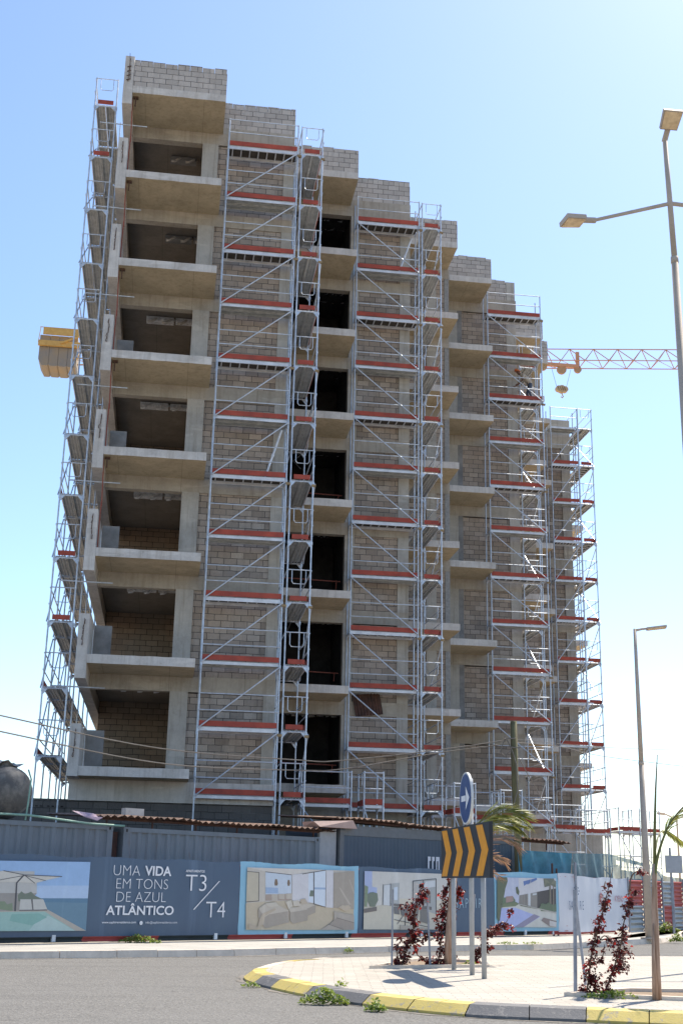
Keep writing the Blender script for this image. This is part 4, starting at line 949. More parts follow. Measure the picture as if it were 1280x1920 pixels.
tag(mb.build('concrete_block', M['conc'], origin=fw(3.8, 3, 1.3)), 'single pale concrete block weighing down the rusty roof sheet', 'block')
# site wall left
w = MB(); w.box(-9, -2.76, 38.3, 38.6, 0, 3.74)
sw_ = empty('block_wall', (-9, 38.3, 0), 'dark grey block wall behind the tank, left of the building', 'wall')
w.build('wall_face', M['darkblock'], sw_)
mb = MB()
for k in range(7): x = -3.8+k*.13+(k > 2)*.08; mb.box(x, x+.07, 38.29, 38.31, 3.5, 3.54)
mb.build('vent_holes', M['dark'], sw_)
# tank
tk = empty('water_tank', fw(.72, 2.75, 2.1), 'black round plastic water tank lying on the left container', 'tank')
mb = MB(); rows = []
prof = [(-1.0, 0.02), (-.97, .25), (-.85, .45), (-.68, .565), (-.45, .60), (.45, .60), (.68, .565), (.85, .45), (.97, .25), (1.0, .02)]
vs = []; nseg = 28; ctr = fw(.62, 3.37, 2.1)
for y, r_ in prof:
    for i in range(nseg): t = 2*math.pi*i/nseg; vs.append(ctr + FN*y + FT*(r_*math.cos(t)) + Vector((0, 0, r_*math.sin(t))))
fs = [(j*nseg+i, j*nseg+(i+1) % nseg, (j+1)*nseg+(i+1) % nseg, (j+1)*nseg+i) for j in range(len(prof)-1) for i in range(nseg)]
mb.add(vs, fs + [tuple(range(nseg-1, -1, -1)), tuple(range((len(prof)-1)*nseg, len(prof)*nseg))]); mb.build('tank_body', M['tank'], tk, smooth=True)
for y in (-.45, 0, .45):
    mb = MB(); mb.path([ctr+FN*y+FT*(.605*math.cos(2*math.pi*i/28))+Vector((0, 0, .605*math.sin(2*math.pi*i/28))) for i in range(29)], .016, 5); mb.build('tank_rib', M['tank'], tk)
mb = MB(); mb.tube(ctr-FN*.3+Vector((0, 0, .57)), ctr-FN*.3+Vector((0, 0, .68)), .17, 14); mb.build('lid', M['tank'], tk)
mb = MB(); b0 = ctr-FN*.55+Vector((0, 0, .62)); vs = []
for i in range(9):
    for j in range(5): vs.append(b0+FT*(-.75+i*.14)+FN*(j*.15)+Vector((0, 0, .06+.07*math.sin(i*1.7+j)-.02*abs(i-5))))
mb.add(vs, [(i*5+j, i*5+5+j, i*5+6+j, i*5+1+j) for i in range(8) for j in range(4)])
tag(mb.build('rag', flat('grey_rag', (.34, .31, .28)), origin=b0), 'grey rag lying on top of the black water tank', 'rag')
mb = MB(); mb.path([ctr+FT*.35-FN*.8+Vector((0, 0, .52)), ctr+FT*.32-FN*1.03+Vector((0, 0, .3)), ctr+FT*.28-FN*1.05+Vector((0, 0, -.3)), ctr+FT*.28-FN*1.0+Vector((0, 0, -.62))], .02, 6)
mb.path([fw(-1.5, 2.8, 1.0), fw(-.2, 2.85, 1.0), fw(.9, 2.86, 1.0), fw(1.7, 2.80, .98), fw(2.5, 2.74, .97), fw(3.45, 2.73, .97)], .026, 6)
tag(mb.build('hose', M['hose'], origin=fw(0, 2.8, 1)), 'long pale green hose lying along the container edge and down the tank', 'hose')

# teal mesh screens
def cloth(name, w, top, bot, off, mat, label, nv=6, amp=.05, holes=()):
    """top/bot: lists of (s,z); sagging screen"""
    mb = MB(); nu = 46; vs = []
    def ev(P, s_):
        for i in range(len(P)-1):
            if P[i][0] <= s_ <= P[i+1][0]: t = (s_-P[i][0])/(P[i+1][0]-P[i][0]); return P[i][1]*(1-t)+P[i+1][1]*t
        return P[-1][1]
    s0, s1 = top[0][0], top[-1][0]
    for i in range(nu+1):
        s_ = s0+(s1-s0)*i/nu; a, b_ = ev(bot, s_), ev(top, s_)
        for j in range(nv+1):
            t = j/nv; vs.append(w(s_, a+(b_-a)*t, off+amp*(1-t)*math.sin(s_*4.2)+.03*math.sin(s_*9+t*3)))
    fs = [(i*(nv+1)+j, (i+1)*(nv+1)+j, (i+1)*(nv+1)+j+1, i*(nv+1)+j+1) for i in range(nu) for j in range(nv) if (i, j) not in holes]
    mb.add(vs, fs); o = mb.build(name, mat, origin=w(s0, 2, off), smooth=True); return tag(o, label, 'mesh screen')
a0 = fpt(970, 1600, .5)[0]; a1 = fpt(1070, 1600, .5)[0]
ztop = fpt(975, 1594, .5)[1]
cloth('mesh_screen', fw, [(a0, ztop), (a1, fpt(1070, 1600, .5)[1])], [(a0, 1.8), (a1, 1.8)], .5, M['tarp'], 'taut teal mesh screen above the fence right of the wooden pole')
c0_, c1_, c2_ = gpt(1072, 1600, .4), gpt(1140, 1601, .4), gpt(1212, 1621, .4)
hl = set()
for i in range(23, 44):
    if i % 4 != 3: hl.add((i, 4)); 
    if i % 4 != 3 and i > 26: hl.add((i, 3))
cloth('mesh_screen', gw, [(c0_[0], c0_[1]), (c1_[0], c1_[1]), (c2_[0]+.3, c2_[1])], [(c0_[0], 1.75), (c2_[0]+.3, 1.75)], .4, M['tarp2'], 'thin see-through grey green mesh screen with holes, above the white double banner', holes=hl)
d0, d1, d2 = gpt(1216, 1624, .4), gpt(1243, 1643, .4), gpt(1300, 1650, .4)
cloth('mesh_screen', gw, [(c2_[0]+.33, d0[1]), (d1[0], d1[1]), (d2[0], d2[1])], [(c2_[0]+.33, 1.75), (d2[0], 1.70)], .35, M['tarp2'], 'low sagging mesh screen over the striped fence behind the lamp post', amp=.1)
mb = MB(); p_, q_ = fpt(1035, 1630, .3), fpt(1040, 1650, .3)
for x, h, lb in ((1035, 2.25, 'rusty stake sticking up behind the white flower emblem banner'), (1043, 2.1, 'shortest rusty stake, behind the white flower emblem banner')):
    sx = fpt(x, 1650, .14)[0]; mb = MB(); mb.tube(fw(sx, .1, .14), fw(sx, h, .14), .03, 6)
    tag(mb.build('fence_stake', M['rust'], origin=fw(sx, .1, .14)), lb, 'stake')

# ------------------------------------------------------------------ utility pole and wires
up_ = empty('utility_pole', (10.93, 38.4, 0), 'weathered green wooden utility pole standing behind the fence', 'pole')
mb = MB(); mb.path([(10.95, 38.4, 0), (10.93, 38.4, 2.2), (10.88, 38.42, 4.5), (10.86, 38.4, 6.55)], .125, 10, r2=.105); mb.build('pole_shaft', M['wood'], up_, smooth=True)
mb = MB(); mb.tube((10.86, 38.24, 6.0), (10.5, 38.24, 5.98), .02, 6); mb.box(10.70, 11.02, 38.24, 38.27, 5.7, 5.73); mb.tube((10.55, 38.3, 6.05), (10.55, 38.3, 5.9), .03, 6)
mb.path([(10.6, 38.25, 5.95), (10.75, 38.2, 5.6), (10.88, 38.22, 5.2), (10.9, 38.22, 4.4), (10.75, 38.22, 3.9), (10.78, 38.24, 2.9)], .018, 5)
mb.path([(10.5, 38.25, 5.9), (10.35, 38.2, 5.55), (10.5, 38.2, 5.45), (10.7, 38.2, 5.6)], .016, 5)
mb.build('bracket', M['wire'], up_)
def cable(pxs, label, r_=.02):
    pts = [vp(x, y, v) for x, y, v in pxs]; P, _ = catmull(pts, 6)
    mb = MB(); mb.path(P, r_, 5); return tag(mb.build('overhead_cable', M['wire'], origin=pts[0]), label, 'cable', 'overhead cables')
cable([(-220, 1290, 22), (0, 1341, 26), (300, 1403, 31), (560, 1425, 35), (640, 1426, 36), (830, 1405, 37.8), (946, 1388, 38.3)], 'upper overhead cable running from the left edge to the wooden pole', .016)
cable([(-220, 1322, 22), (0, 1371, 26), (310, 1432, 31), (560, 1444, 35), (650, 1441, 36), (800, 1415, 37.8), (938, 1396, 38.3)], 'lower overhead cable running from the left edge to the wooden pole', .016)
cable([(965, 1392, 38.5), (1050, 1400, 40), (1130, 1418, 42), (1290, 1438, 46)], 'thin cable dropping from the wooden pole to the right edge', .011)
cable([(965, 1386, 38.5), (1130, 1401, 44), (1290, 1407, 50)], 'thinner upper cable from the wooden pole to the right edge', .008)
cable([(960, 1400, 38.3), (985, 1445, 39.5), (1010, 1490, 41), (1045, 1560, 42)], 'dark cable hanging down from the wooden pole to the site sheds', .013)

# ------------------------------------------------------------------ street lamps
lampg = 'street lamps'
def lamp_head(parent, base, d, up_tilt=0.0, L=.62, W=.36):
    d = Vector(d).normalized(); sd = Vector((-d.y, d.x, 0)).normalized(); n_ = sd.cross(d)*-1
    if n_.z < 0: n_ = -n_
    b_ = Vector(base); mb = MB(); mb.tube(b_-d*.02, b_+d*.16, .036, 8); 
    o = b_+d*.14
    p = [o-sd*W*.44-n_*.04, o+sd*W*.44-n_*.04, o+d*L+sd*W*.5-n_*.04, o+d*L-sd*W*.5-n_*.04]
    q = [v+n_*.055 for v in p]
    mb.hexa([p[0], p[1], p[2], p[3], q[0], q[1], q[2], q[3]]); hd = mb.build('lamp_head', M['lamp'], parent)
    mb = MB(); c = sum(p, Vector())/4
    r_ = [c+(v-c)*.88-n_*.012 for v in p]; r2_ = [c+(v-c)*.88-n_*.001 for v in p]
    mb.hexa([r_[0], r_[1], r_[2], r_[3], r2_[0], r2_[1], r2_[2], r2_[3]]); mb.build('lamp_glass', M['lampface'], hd)
    return hd
def street_lamp(base, H, r0, r1, arms, label, arm_z, heads_top=None):
    rt = empty('street_lamp', base, label, 'street lamp', lampg); b_ = Vector(base)
    mb = MB(); mb.tube(b_, b_+Vector((0, 0, .05)), r0*2.2, 10); mb.tube(b_, b_+Vector((0, 0, H*.55)), r0, 12, r2=(r0*.45+r1*.55)); mb.tube(b_+Vector((0, 0, H*.55)), b_+Vector((0, 0, H)), (r0*.45+r1*.55)*.93, 12, r2=r1)
    mb.tube(b_+Vector((0, 0, H*.55-.05)), b_+Vector((0, 0, H*.55+.04)), (r0*.45+r1*.55)*1.08, 12)
    mb.build('pole_shaft', M['lamp'], rt, smooth=True)
    for (dx, dy, ln, rise) in arms:
        d = Vector((dx, dy, 0)).normalized(); p = b_+Vector((0, 0, arm_z)); q = p+d*ln+Vector((0, 0, rise))
        mb = MB(); mb.tube(p, q, r1*.95, 8, r2=r1*.7); mb.build('arm', M['lamp'], rt)
        lamp_head(rt, q, d+Vector((0, 0, rise/ln*.6)))
    if heads_top: lamp_head(rt, b_+Vector((0, 0, H-.02)), heads_top, L=.42, W=.40)
    return rt
vL = 12.6
pL = Vector((.4479*vL, vL, 0)); zA = .6310*vL+1.5; hT = .703*vL+1.5
tipL = Vector((.3700*vL, vL, .6050*vL+1.5))      # inner end of the left arm
rt = empty('street_lamp', (pL.x, pL.y, iz), 'tall street lamp with arms and flat heads at the right edge of the photo', 'street lamp', lampg)
mb = MB(); mb.tube((pL.x+.02, pL.y, iz), (pL.x, pL.y, zA-.75), .068, 12, r2=.041); mb.tube((pL.x, pL.y, zA-.75), (pL.x-.03, pL.y, hT), .035, 12, r2=.029); mb.tube((pL.x, pL.y, zA-.80), (pL.x, pL.y, zA-.72), .046, 12)
mb.build('pole_shaft', M['lamp'], rt, smooth=True)
mb = MB(); mb.tube((pL.x-.01, pL.y, zA), tipL, .025, 8, r2=.022); mb.build('arm', M['lamp'], rt)
mb = MB(); mb.tube((pL.x-.01, pL.y, zA), (pL.x+1.05, pL.y+.1, zA+.03), .026, 8); mb.build('arm', M['lamp'], rt)
lamp_head(rt, tipL, (-1, -.1, -.12), L=.25, W=.24); lamp_head(rt, (pL.x+1.05, pL.y+.1, zA+.03), (1, .1, .1), L=.42, W=.34)
lamp_head(rt, (pL.x-.03, pL.y, hT-.03), (-.02, -.80, .58), L=.24, W=.24)
l2 = gp(1217, 1761, .13)
street_lamp(l2, 9.3, .12, .05, [(1, -.3, .22, .04)], 'slim street lamp with one short arm standing on the pavement by the striped fence', 9.25)
fl = vp(1274, 1650, 80); fl.z = 0
rt = empty('street_lamp', fl, 'small distant double arm street lamp at the right edge', 'street lamp', lampg)
zt_ = vp(1272, 1533, 80).z
mb = MB(); mb.tube(fl, (fl.x, fl.y, zt_), .09, 8, r2=.06); mb.build('pole_shaft', M['lamp'], rt)
for sgn, px_, py_ in ((-1, 1245, 1526), (1, 1300, 1524)):
    q = vp(px_, py_, 80); mb = MB(); mb.tube((fl.x, fl.y, zt_-.1), q, .05, 6); mb.tube(q, q+Vector((sgn*.5, 0, .03)), .09, 6); mb.build('arm', M['lamp'], rt)
# lamp outside the frame whose shadow crosses the island
street_lamp(Vector((11.4, 24.15, iz)), 8.5, .075, .05, [(1, .2, 1.2, .2)], 'street lamp standing on the island beyond the right edge of the photo', 8.2)

# grey sign seen from behind, far right
sg = gp(1263, 1752, .13); rt = empty('road_sign', sg, 'grey back of a square road sign on a post at the far right', 'sign')
sz0 = CAMZ + (vp(1260, 1637, sg.y).z-CAMZ); sz1 = vp(1260, 1604, sg.y).z
mb = MB(); mb.tube(sg, (sg.x, sg.y, sz1+.25), .04, 8); mb.build('post', M['stake'], rt)
mb = MB(); mb.box(vp(1245, 1620, sg.y).x, vp(1277, 1620, sg.y).x, sg.y-.06, sg.y-.045, sz0, sz1); mb.build('plate', flat('pale_sign_back', (.46, .46, .47)), rt)

# ------------------------------------------------------------------ chevron sign and blue arrow sign
us = 5.03
def on_line(px, u0=us):
    best = None
    for k in range(400):
        v = 16+k*.025; rel = Vector((u0, v, .3)); x = 640+F_PX*rel.dot(XR)/rel.dot(FW)
        if best is None or abs(x-px) < best[0]: best = (abs(x-px), v)
    return best[1]
vr, vl_ = on_line(917), on_line(827)
zr1, zr0 = vp(917, 1536, vr).z, vp(916.6, 1641, vr).z; zl1, zl0 = vp(827, 1559, vl_).z, vp(828, 1650.6, vl_).z
zs0, zs1 = (zr0+zl0)/2, (zr1+zl1)/2
feet = [gp(846, 1818, iz), gp(866, 1828, iz), gp(889, 1835, iz)]
cs = empty('chevron_sign', (us, (vr+vl_)/2, iz), 'black chevron sign board with four orange arrows on two grey posts', 'road sign')
mb = MB(); mb.box(us, us+.03, vr, vl_, zs0, zs1); mb.box(us+.028, us+.06, vr-.001, vr+.02, zs0, zs1); mb.build('board', flat('sign_black', (.035, .036, .042), .5), cs)
mb = MB(); Lr = vl_-vr; pitch = Lr/4; zm = (zs0+zs1)/2; e_ = .03
for k in range(4):
    a = vl_-.05-k*pitch*.99; wv = pitch*.50; tip = pitch*.42
    # pointing towards -v
    lo_, hi_ = zs0+e_, zs1-e_
    P = [(a, hi_), (a-wv, hi_), (a-wv-tip, zm), (a-wv, lo_), (a, lo_), (a-tip, zm)]
    mb.add([(us-.004, y, z) for y, z in P], [(0, 1, 2, 5), (5, 2, 3, 4)])
mb.build('chevrons', flat('sign_orange', (.88, .36, .02), .45), cs)
for i, f_ in enumerate((feet[0], feet[2])):
    mb = MB(); mb.tube((us+.075, f_.y, iz), (us+.075, f_.y, zs1-.05), .04, 12); mb.build('post', M['stake'] if False else flat('galv_post', (.42, .43, .44), .5), cs, smooth=True)
ds = empty('arrow_sign', (us+.06, feet[1].y, iz), 'round blue sign with a white arrow on a grey post above the chevron sign', 'road sign')
vd = feet[1].y; zd1, zd0 = vp(867, 1448, vd).z, vp(867, 1546, vd).z; rd_ = (zd1-zd0)/2; zc = (zd1+zd0)/2
mb = MB(); mb.tube((us+.08, vd, iz), (us+.08, vd, zd1-.1), .04, 12); mb.build('post', flat('galv_post', (.42, .43, .44)), ds, smooth=True)
mb = MB(); mb.tube((us+.03, vd, zc), (us-.01, vd, zc), rd_, 40); mb.build('disk_rim', flat('sign_rim', (.66, .66, .64)), ds, smooth=False)
mb = MB(); mb.tube((us-.01, vd, zc), (us-.014, vd, zc), rd_*.93, 40); mb.build('disk_face', flat('sign_blue', (.035, .075, .22), .4), ds)
mb = MB(); a = rd_*.62; h = rd_*.1
P = [(a, h*1.1), (-a*.25, h*1.1), (-a*.15, h*4.6), (-a*1.15, 0), (-a*.15, -h*4.6), (-a*.25, -h*1.1), (a, -h*1.1)]
mb.add([(us-.018, vd+p, zc+q) for p, q in P], [(0, 1, 5, 6), (2, 3, 4)]); mb.add([(us-.018, vd-a*.25, zc+h*1.1), (us-.018, vd-a*.15, zc+h*4.6), (us-.018, vd-a*.15, zc-h*4.6), (us-.018, vd-a*.25, zc-h*1.1)], [(0, 1, 2, 3)])
mb.build('arrow', M['ink'], ds)

# ------------------------------------------------------------------ plants
def leafy(mb, c, size, m=0, droop=.3):
    t = random.uniform(0, 2*math.pi); el = random.uniform(-.9, .7)
    d = Vector((math.cos(t)*math.cos(el), math.sin(t)*math.cos(el), math.sin(el)-droop)).normalized()
    s_ = d.cross(Vector((random.uniform(-1, 1), random.uniform(-1, 1), 1))).normalized(); n_ = s_.cross(d)
    L, W = size*random.uniform(.7, 1.25), size*random.uniform(.32, .5)
    c = Vector(c)
    mb.add([c, c+d*L*.45+s_*W+n_*W*.25, c+d*L-n_*L*.12, c+d*L*.45-s_*W+n_*W*.25, c+d*L*.5], [(0, 1, 4), (1, 2, 4), (2, 3, 4), (3, 0, 4)], m)
def shrub(base_px, stems, label, dens=210, sz=.075, spread=.040, z=iz):
    """stems: lists of (dx_px, dy_px, width) measured from the base, in the plane through the base; depth is random"""
    b_ = gp(base_px[0], base_px[1], z); k = b_.y/F_PX*1.04
    rt = empty('red_shrub', b_, label, 'shrub', 'red leaved shrubs on the island')
    st = MB(); lf = MB()
    for S in stems:
        pts = []; dv = 0
        for (dx, dy, w_) in S: pts.append((Vector((b_.x+dx*k, b_.y+dv, z+dy*k)), w_)); dv += random.uniform(-.09, .09)
        P, idx = catmull([p for p, _ in pts], 6); st.path(P, .014, 5, r2=.004)
        n_ = len(P)
        for i in range(n_-1):
            w_ = pts[min(i//6, len(pts)-1)][1]; w2 = pts[min(i//6+1, len(pts)-1)][1]; ww = (w_+(w2-w_)*(i % 6)/6)
            seg = (P[i+1]-P[i]).length
            if random.random() < dens*seg/13*min(1, max(.12, ww)):
                cc = P[i].lerp(P[i+1], random.random()) + Vector((random.gauss(0, 1), random.gauss(0, 1), 0))*spread*ww
                br_ = .10 if random.random() < .8 else .6
                for _ in range(int(9+16*min(1.3, ww))):
                    q = cc + Vector((random.gauss(0, 1), random.gauss(0, 1), random.gauss(0, .9)))*(.012+.26*sz*ww)
                    leafy(lf, q, sz*random.uniform(.65, 1.05), 1 if random.random() < br_ else 0, .25)
    st.build('stem', M['stem'], rt); lf.build('foliage', [M['redleaf'], M['redbract']], rt)
    return rt
shrub((752, 1812), [[(0, 0, 1.2), (10, 30, 1.2), (20, 60, .8), (25, 95, 1.6), (30, 120, 1.4), (42, 140, .3)], [(0, 0, 1), (-8, 28, .8), (5, 45, .5)], [(15, 40, .3), (35, 42, .8), (50, 55, .9)], [(35, 118, .3), (50, 122, .25)]], 'red leaved shrub beside the thin stake left of the chevron sign posts')
shrub((820, 1812), [[(0, 0, 1.5), (5, 40, .9), (10, 80, 1.1), (15, 120, 1.2), (22, 160, .4)], [(0, 0, 1), (-35, 18, .5), (-45, 50, 1), (-30, 60, .8)], [(10, 60, .6), (28, 95, 1.1), (40, 120, 1.0), (35, 150, .4)], [(0, 0, 1.2), (15, 10, 1.2), (25, 40, .8)]], 'tallest red shrub tangled round the palm trunk behind the chevron sign posts')
shrub((885, 1808), [[(0, 0, 1.1), (12, 25, .9), (24, 50, 1.2), (40, 62, .5), (55, 72, .3), (62, 92, .5)], [(10, 20, .8), (28, 28, .3), (40, 30, .8)], [(20, 45, .6), (45, 60, .9), (75, 62, .5)]], 'straggly red shrub right of the chevron sign posts', sz=.08)
shrub((1098, 1866), [[(0, 0, 1.5), (2, 30, 1.4), (8, 70, .8), (20, 110, 1.3), (32, 150, .9), (45, 185, .25), (55, 215, .03)], [(0, 0, 1.4), (15, 12, 1.2), (10, 35, 1)], [(10, 50, .5), (28, 60, .6), (32, 85, .2)], [(20, 100, .5), (32, 118, 1.0)], [(30, 140, .4), (48, 155, .7)], [(40, 180, .1), (46, 192, .35)]], 'tall leaning red shrub beside the twin grey stakes', dens=260, sz=.054, spread=.022)
shrub((1130, 1868), [[(0, 0, 1.1), (14, 40, 1.0), (28, 85, 1.7), (34, 120, .4), (42, 150, 1.0), (54, 172, .5), (60, 180, .3)], [(15, 50, .6), (40, 45, 1.3), (42, 75, 1.5)], [(25, 85, 1.4), (10, 100, 1.4), (-2, 85, .8)], [(38, 150, .3), (60, 158, .6)], [(54, 172, .15), (68, 182, .5)], [(56, 176, .1), (62, 200, .1), (72, 212, .4), (84, 208, .45)]], 'bushy red shrub between the leaning red shrub and the palm trunk', dens=240, sz=.056, spread=.026)
def stake_(px0, px1, hpx, label, r_=.018, z=iz, dv=0):
    b_ = gp(*px0, z); k = b_.y/F_PX*1.04; mb = MB(); mb.tube(b_, (b_.x+(px1-px0[0])*k, b_.y+dv, z+hpx*k), r_, 7)
    o = mb.build('plant_stake', M['stake'], origin=b_); return tag(o, label, 'stake', 'plant stakes')
stake_((734, 1813), 735, 128, 'upright dark grey stake at the left end of the island bed')
stake_((806, 1813), 801, 118, 'leaning pale stake left of the palm trunk on the island', .02)
stake_((880, 1812), 890, 120, 'thin leaning stake just behind the right post of the chevron sign', .016)
stake_((1078, 1866), 1083, 176, 'straight grey stake of the leaning pair at the right', .026)
stake_((1097, 1846), 1083, 150, 'slanting grey stake of the leaning pair at the right', .022)
def weed(px, py, wpx, hpx, label, n_=260, z=0, seed=1, sz=.05):
    b_ = gp(px, py, z); k = b_.y/F_PX; rt = MB()
    for _ in range(n_):
        a = random.gauss(0, .33); a = max(-.55, min(.55, a)); h = random.random()**1.2*max(.1, 1-abs(a)*1.5)
        leafy(rt, (b_.x+a*wpx*k, b_.y+random.gauss(0, .06), z+.01+h*hpx*k), sz, 0, -.5)
    o = rt.build('weed_clump', M['weed'], origin=b_); return tag(o, label, 'weed', 'weeds along the kerbs')
weed(608, 1884, 72, 30, 'biggest bright green weed growing on the yellow and black kerb', 420)
weed(704, 1897, 28, 20, 'yellowish green weed on the kerb right of the biggest weed', 160)
weed(640, 1862, 30, 26, 'sparse green weed on the dark kerb stone', 60, .05)
weed(470, 1852, 24, 10, 'tiny green weed at the rounded tip of the island', 50)
weed(262, 1768, 64, 14, 'low green weed at the foot of the navy banner', 300, .13, sz=.06)
weed(651, 1786, 16, 9, 'small green weed in the gutter of the pavement kerb', 60, .02)
weed(950, 1771, 34, 4, 'flat green weeds on the pavement below the villa banner', 70, .13); weed(1000, 1771, 30, 4, 'small flat patch of weeds on the pavement near the twin stakes', 60, .13)
weed(1150, 1872, 90, 12, 'green weeds at the foot of the bushy red shrub', 260, iz)
weed(1250, 1748, 40, 18, 'green weeds at the foot of the striped fence', 260, .13, sz=.08)
weed(1268, 1766, 26, 14, 'green weeds on the pavement corner at the right edge', 160, .05, sz=.08)
weed(880, 1812, 24, 8, 'green weeds between the sign posts', 80, iz)
# palms
def frond(mb_stem, mb_leaf, pts, leafl, n_=26, droop=.5, m=0, r_=.02, side=(0, 1, 0), start=.15):
    P, _ = catmull([Vector(p) for p in pts], 8); mb_stem.path(P, r_, 6, r2=.004)
    N_ = len(P)
    for i in range(n_):
        t = start+(1-start)*i/n_; f = t*(N_-1); j = min(N_-2, int(f)); p = P[j].lerp(P[j+1], f-j); d = (P[j+1]-P[j]).normalized()
        for sg in (-1, 1):
            sd = (Vector(side)*sg + Vector((random.uniform(-.25, .25), random.uniform(-.25, .25), 0))).normalized()
            ln = leafl*(1-.45*t)*random.uniform(.8, 1.15)
            dd = (d*1.2+sd*.5+Vector((0, 0, -droop*random.uniform(.6, 1.2)))).normalized(); w_ = .009*random.uniform(.7, 1.2)+.004
            q = p+dd*ln*.5; e = p+(dd+Vector((0, 0, -droop*.6))).normalized()*ln; n2 = dd.cross(Vector((0, 0, 1))).normalized()
            if n2.length < .5: n2 = Vector((1, 0, 0))
            n3 = (n2+Vector((0, 0, random.uniform(-.7, .7)))).normalized()
            mb_leaf.add([p, q+n3*w_, e, q-n3*w_], [(0, 1, 2, 3)], m)
pb = gp(1231, 1875, iz); kk = pb.y/F_PX*1.02
pm = empty('palm_tree', pb, 'young palm with a dry sheathed trunk at the right edge of the island', 'palm', 'young palms on the island')
mb = MB(); tp = [(0, 0), (1, 60), (3, 120), (4, 165), (6, 205), (9, 235)]
mb.path([(pb.x+a*kk, pb.y, iz+b_*kk) for a, b_ in tp], .062, 12, r2=.026); mb.path([(pb.x-.04, pb.y-.06, iz), (pb.x-.05, pb.y-.07, iz+.5), (pb.x-.02, pb.y-.05, iz+.95)], .036, 8, r2=.010)
mb.build('trunk', M['trunk'], pm, smooth=True)
st = MB(); lf = MB()
q0 = (pb.x+6*kk, pb.y, iz+190*kk)
st.path([q0, (pb.x+12*kk, pb.y+.02, iz+290*kk), (pb.x+20*kk, pb.y+.05, iz+370*kk), (pb.x+27*kk, pb.y+.05, iz+436*kk)], .03, 8, r2=.006)
frond(st, lf, [q0, (pb.x+10*kk, pb.y-.02, iz+235*kk), (pb.x+24*kk, pb.y-.05, iz+280*kk), (pb.x+45*kk, pb.y-.08, iz+318*kk), (pb.x+85*kk, pb.y-.1, iz+350*kk), (pb.x+150*kk, pb.y-.1, iz+345*kk)], .45, 60, .4, 0, .024, (0, 1, 0), .42)
frond(st, lf, [q0, (pb.x+20*kk, pb.y+.2, iz+250*kk), (pb.x+60*kk, pb.y+.6, iz+300*kk), (pb.x+120*kk, pb.y+.9, iz+280*kk)], .4, 40, .4, 0, .018, (.3, .7, 0), .6)
st.build('leaf_stalk', M['gstem'], pm, smooth=True); lf.build('foliage', M['palmleaf'], pm)
pb2 = gp(838, 1813, iz); kk = pb2.y/F_PX*1.02
pm = empty('palm_tree', pb2, 'young palm behind the chevron sign with fronds blown to the right', 'palm', 'young palms on the island')
mb = MB(); mb.path([(pb2.x, pb2.y, iz), (pb2.x+4*kk, pb2.y, iz+60*kk), (pb2.x+10*kk, pb2.y, iz+130*kk), (pb2.x+18*kk, pb2.y+.02, iz+190*kk)], .075, 12, r2=.05); mb.build('trunk', M['trunk'], pm, smooth=True)
st = MB(); lf = MB(); c = Vector((pb2.x+22*kk, pb2.y+.05, iz+195*kk))
def off_(x, y, dv=0): return Vector((pb2.x+x*kk, pb2.y+dv, iz+y*kk))
frond(st, lf, [c, off_(50, 240), off_(85, 264), (off_(120, 268)), off_(140, 262)], .66, 110, .16, 0, .022, (0, .5, .8), .3)
frond(st, lf, [c, off_(50, 225, .1), off_(80, 246, .2), off_(115, 252, .3), off_(140, 246, .3)], .62, 100, .2, 0, .02, (0, .5, .8), .3)
frond(st, lf, [c, off_(48, 200, -.1), off_(75, 222, -.2), off_(105, 222, -.25), off_(118, 212, -.3)], .48, 34, .16, 1, .010, (0, .5, .8), .3)
frond(st, lf, [c, off_(48, 180, .1), off_(72, 192, .1), off_(100, 188, .15), off_(112, 182, .2)], .42, 26, .14, 1, .009, (0, .5, .8), .35)
frond(st, lf, [c, off_(48, 165, 0), off_(70, 168, 0), off_(90, 160, .1), off_(98, 158, .1)], .36, 20, .12, 1, .008, (0, .5, .8), .35)
frond(st, lf, [c, off_(35, 245, .2), off_(30, 272, .4), off_(15, 280, .5)], .3, 16, .3, 0, .016, (1, 0, 0), .4) if False else None
st.build('leaf_stalk', M['gstem'], pm, smooth=True); lf.build('foliage', [M['palmleaf'], M['dryleaf']], pm)

# ------------------------------------------------------------------ crane
crn = empty('tower_crane', (4, 84, 0), 'orange tower crane behind the building, counterweight at left, lattice jib at right', 'crane')
def cv(u): return 80-.176*(u-25.7)
zj = 39.0
mb = MB()
def cp(u, dz, dv=0): return Vector((u, cv(u)+dv, zj+dz))
def truss(mb, u0, u1, h, wd, step, r_):
    mb.tube(cp(u0, 0), cp(u1, 0), r_*1.3, 5); mb.tube(cp(u0, -h, -wd), cp(u1, -h, -wd), r_*1.2, 5); mb.tube(cp(u0, -h, wd), cp(u1, -h, wd), r_*1.2, 5)
    u = u0
    while u < u1-.1:
        for wv in (-wd, wd):
            mb.tube(cp(u, -h, wv), cp(u+step/2, 0), r_, 4); mb.tube(cp(u+step/2, 0), cp(u+step, -h, wv), r_, 4)
        mb.tube(cp(u, -h, -wd), cp(u, -h, wd), r_*.8, 4); mb.tube(cp(u, -h, -wd), cp(u+step, -h, wd), r_*.6, 4)
        u += step
truss(mb, 6, 60, 1.2, .75, 1.7, .032); mb.build('jib', M['orange'], crn)
mb = MB(); truss(mb, -8.4, 4, 1.2, .6, 1.6, .05); mb.build('counter_jib', M['yellow'], crn)
mb = MB()
for sx in (-.9, .9):
    for sy2 in (-.9, .9): mb.tube((4+sx, 84+sy2, 0), (4+sx, 84+sy2, 38), .08, 6)
z = 0
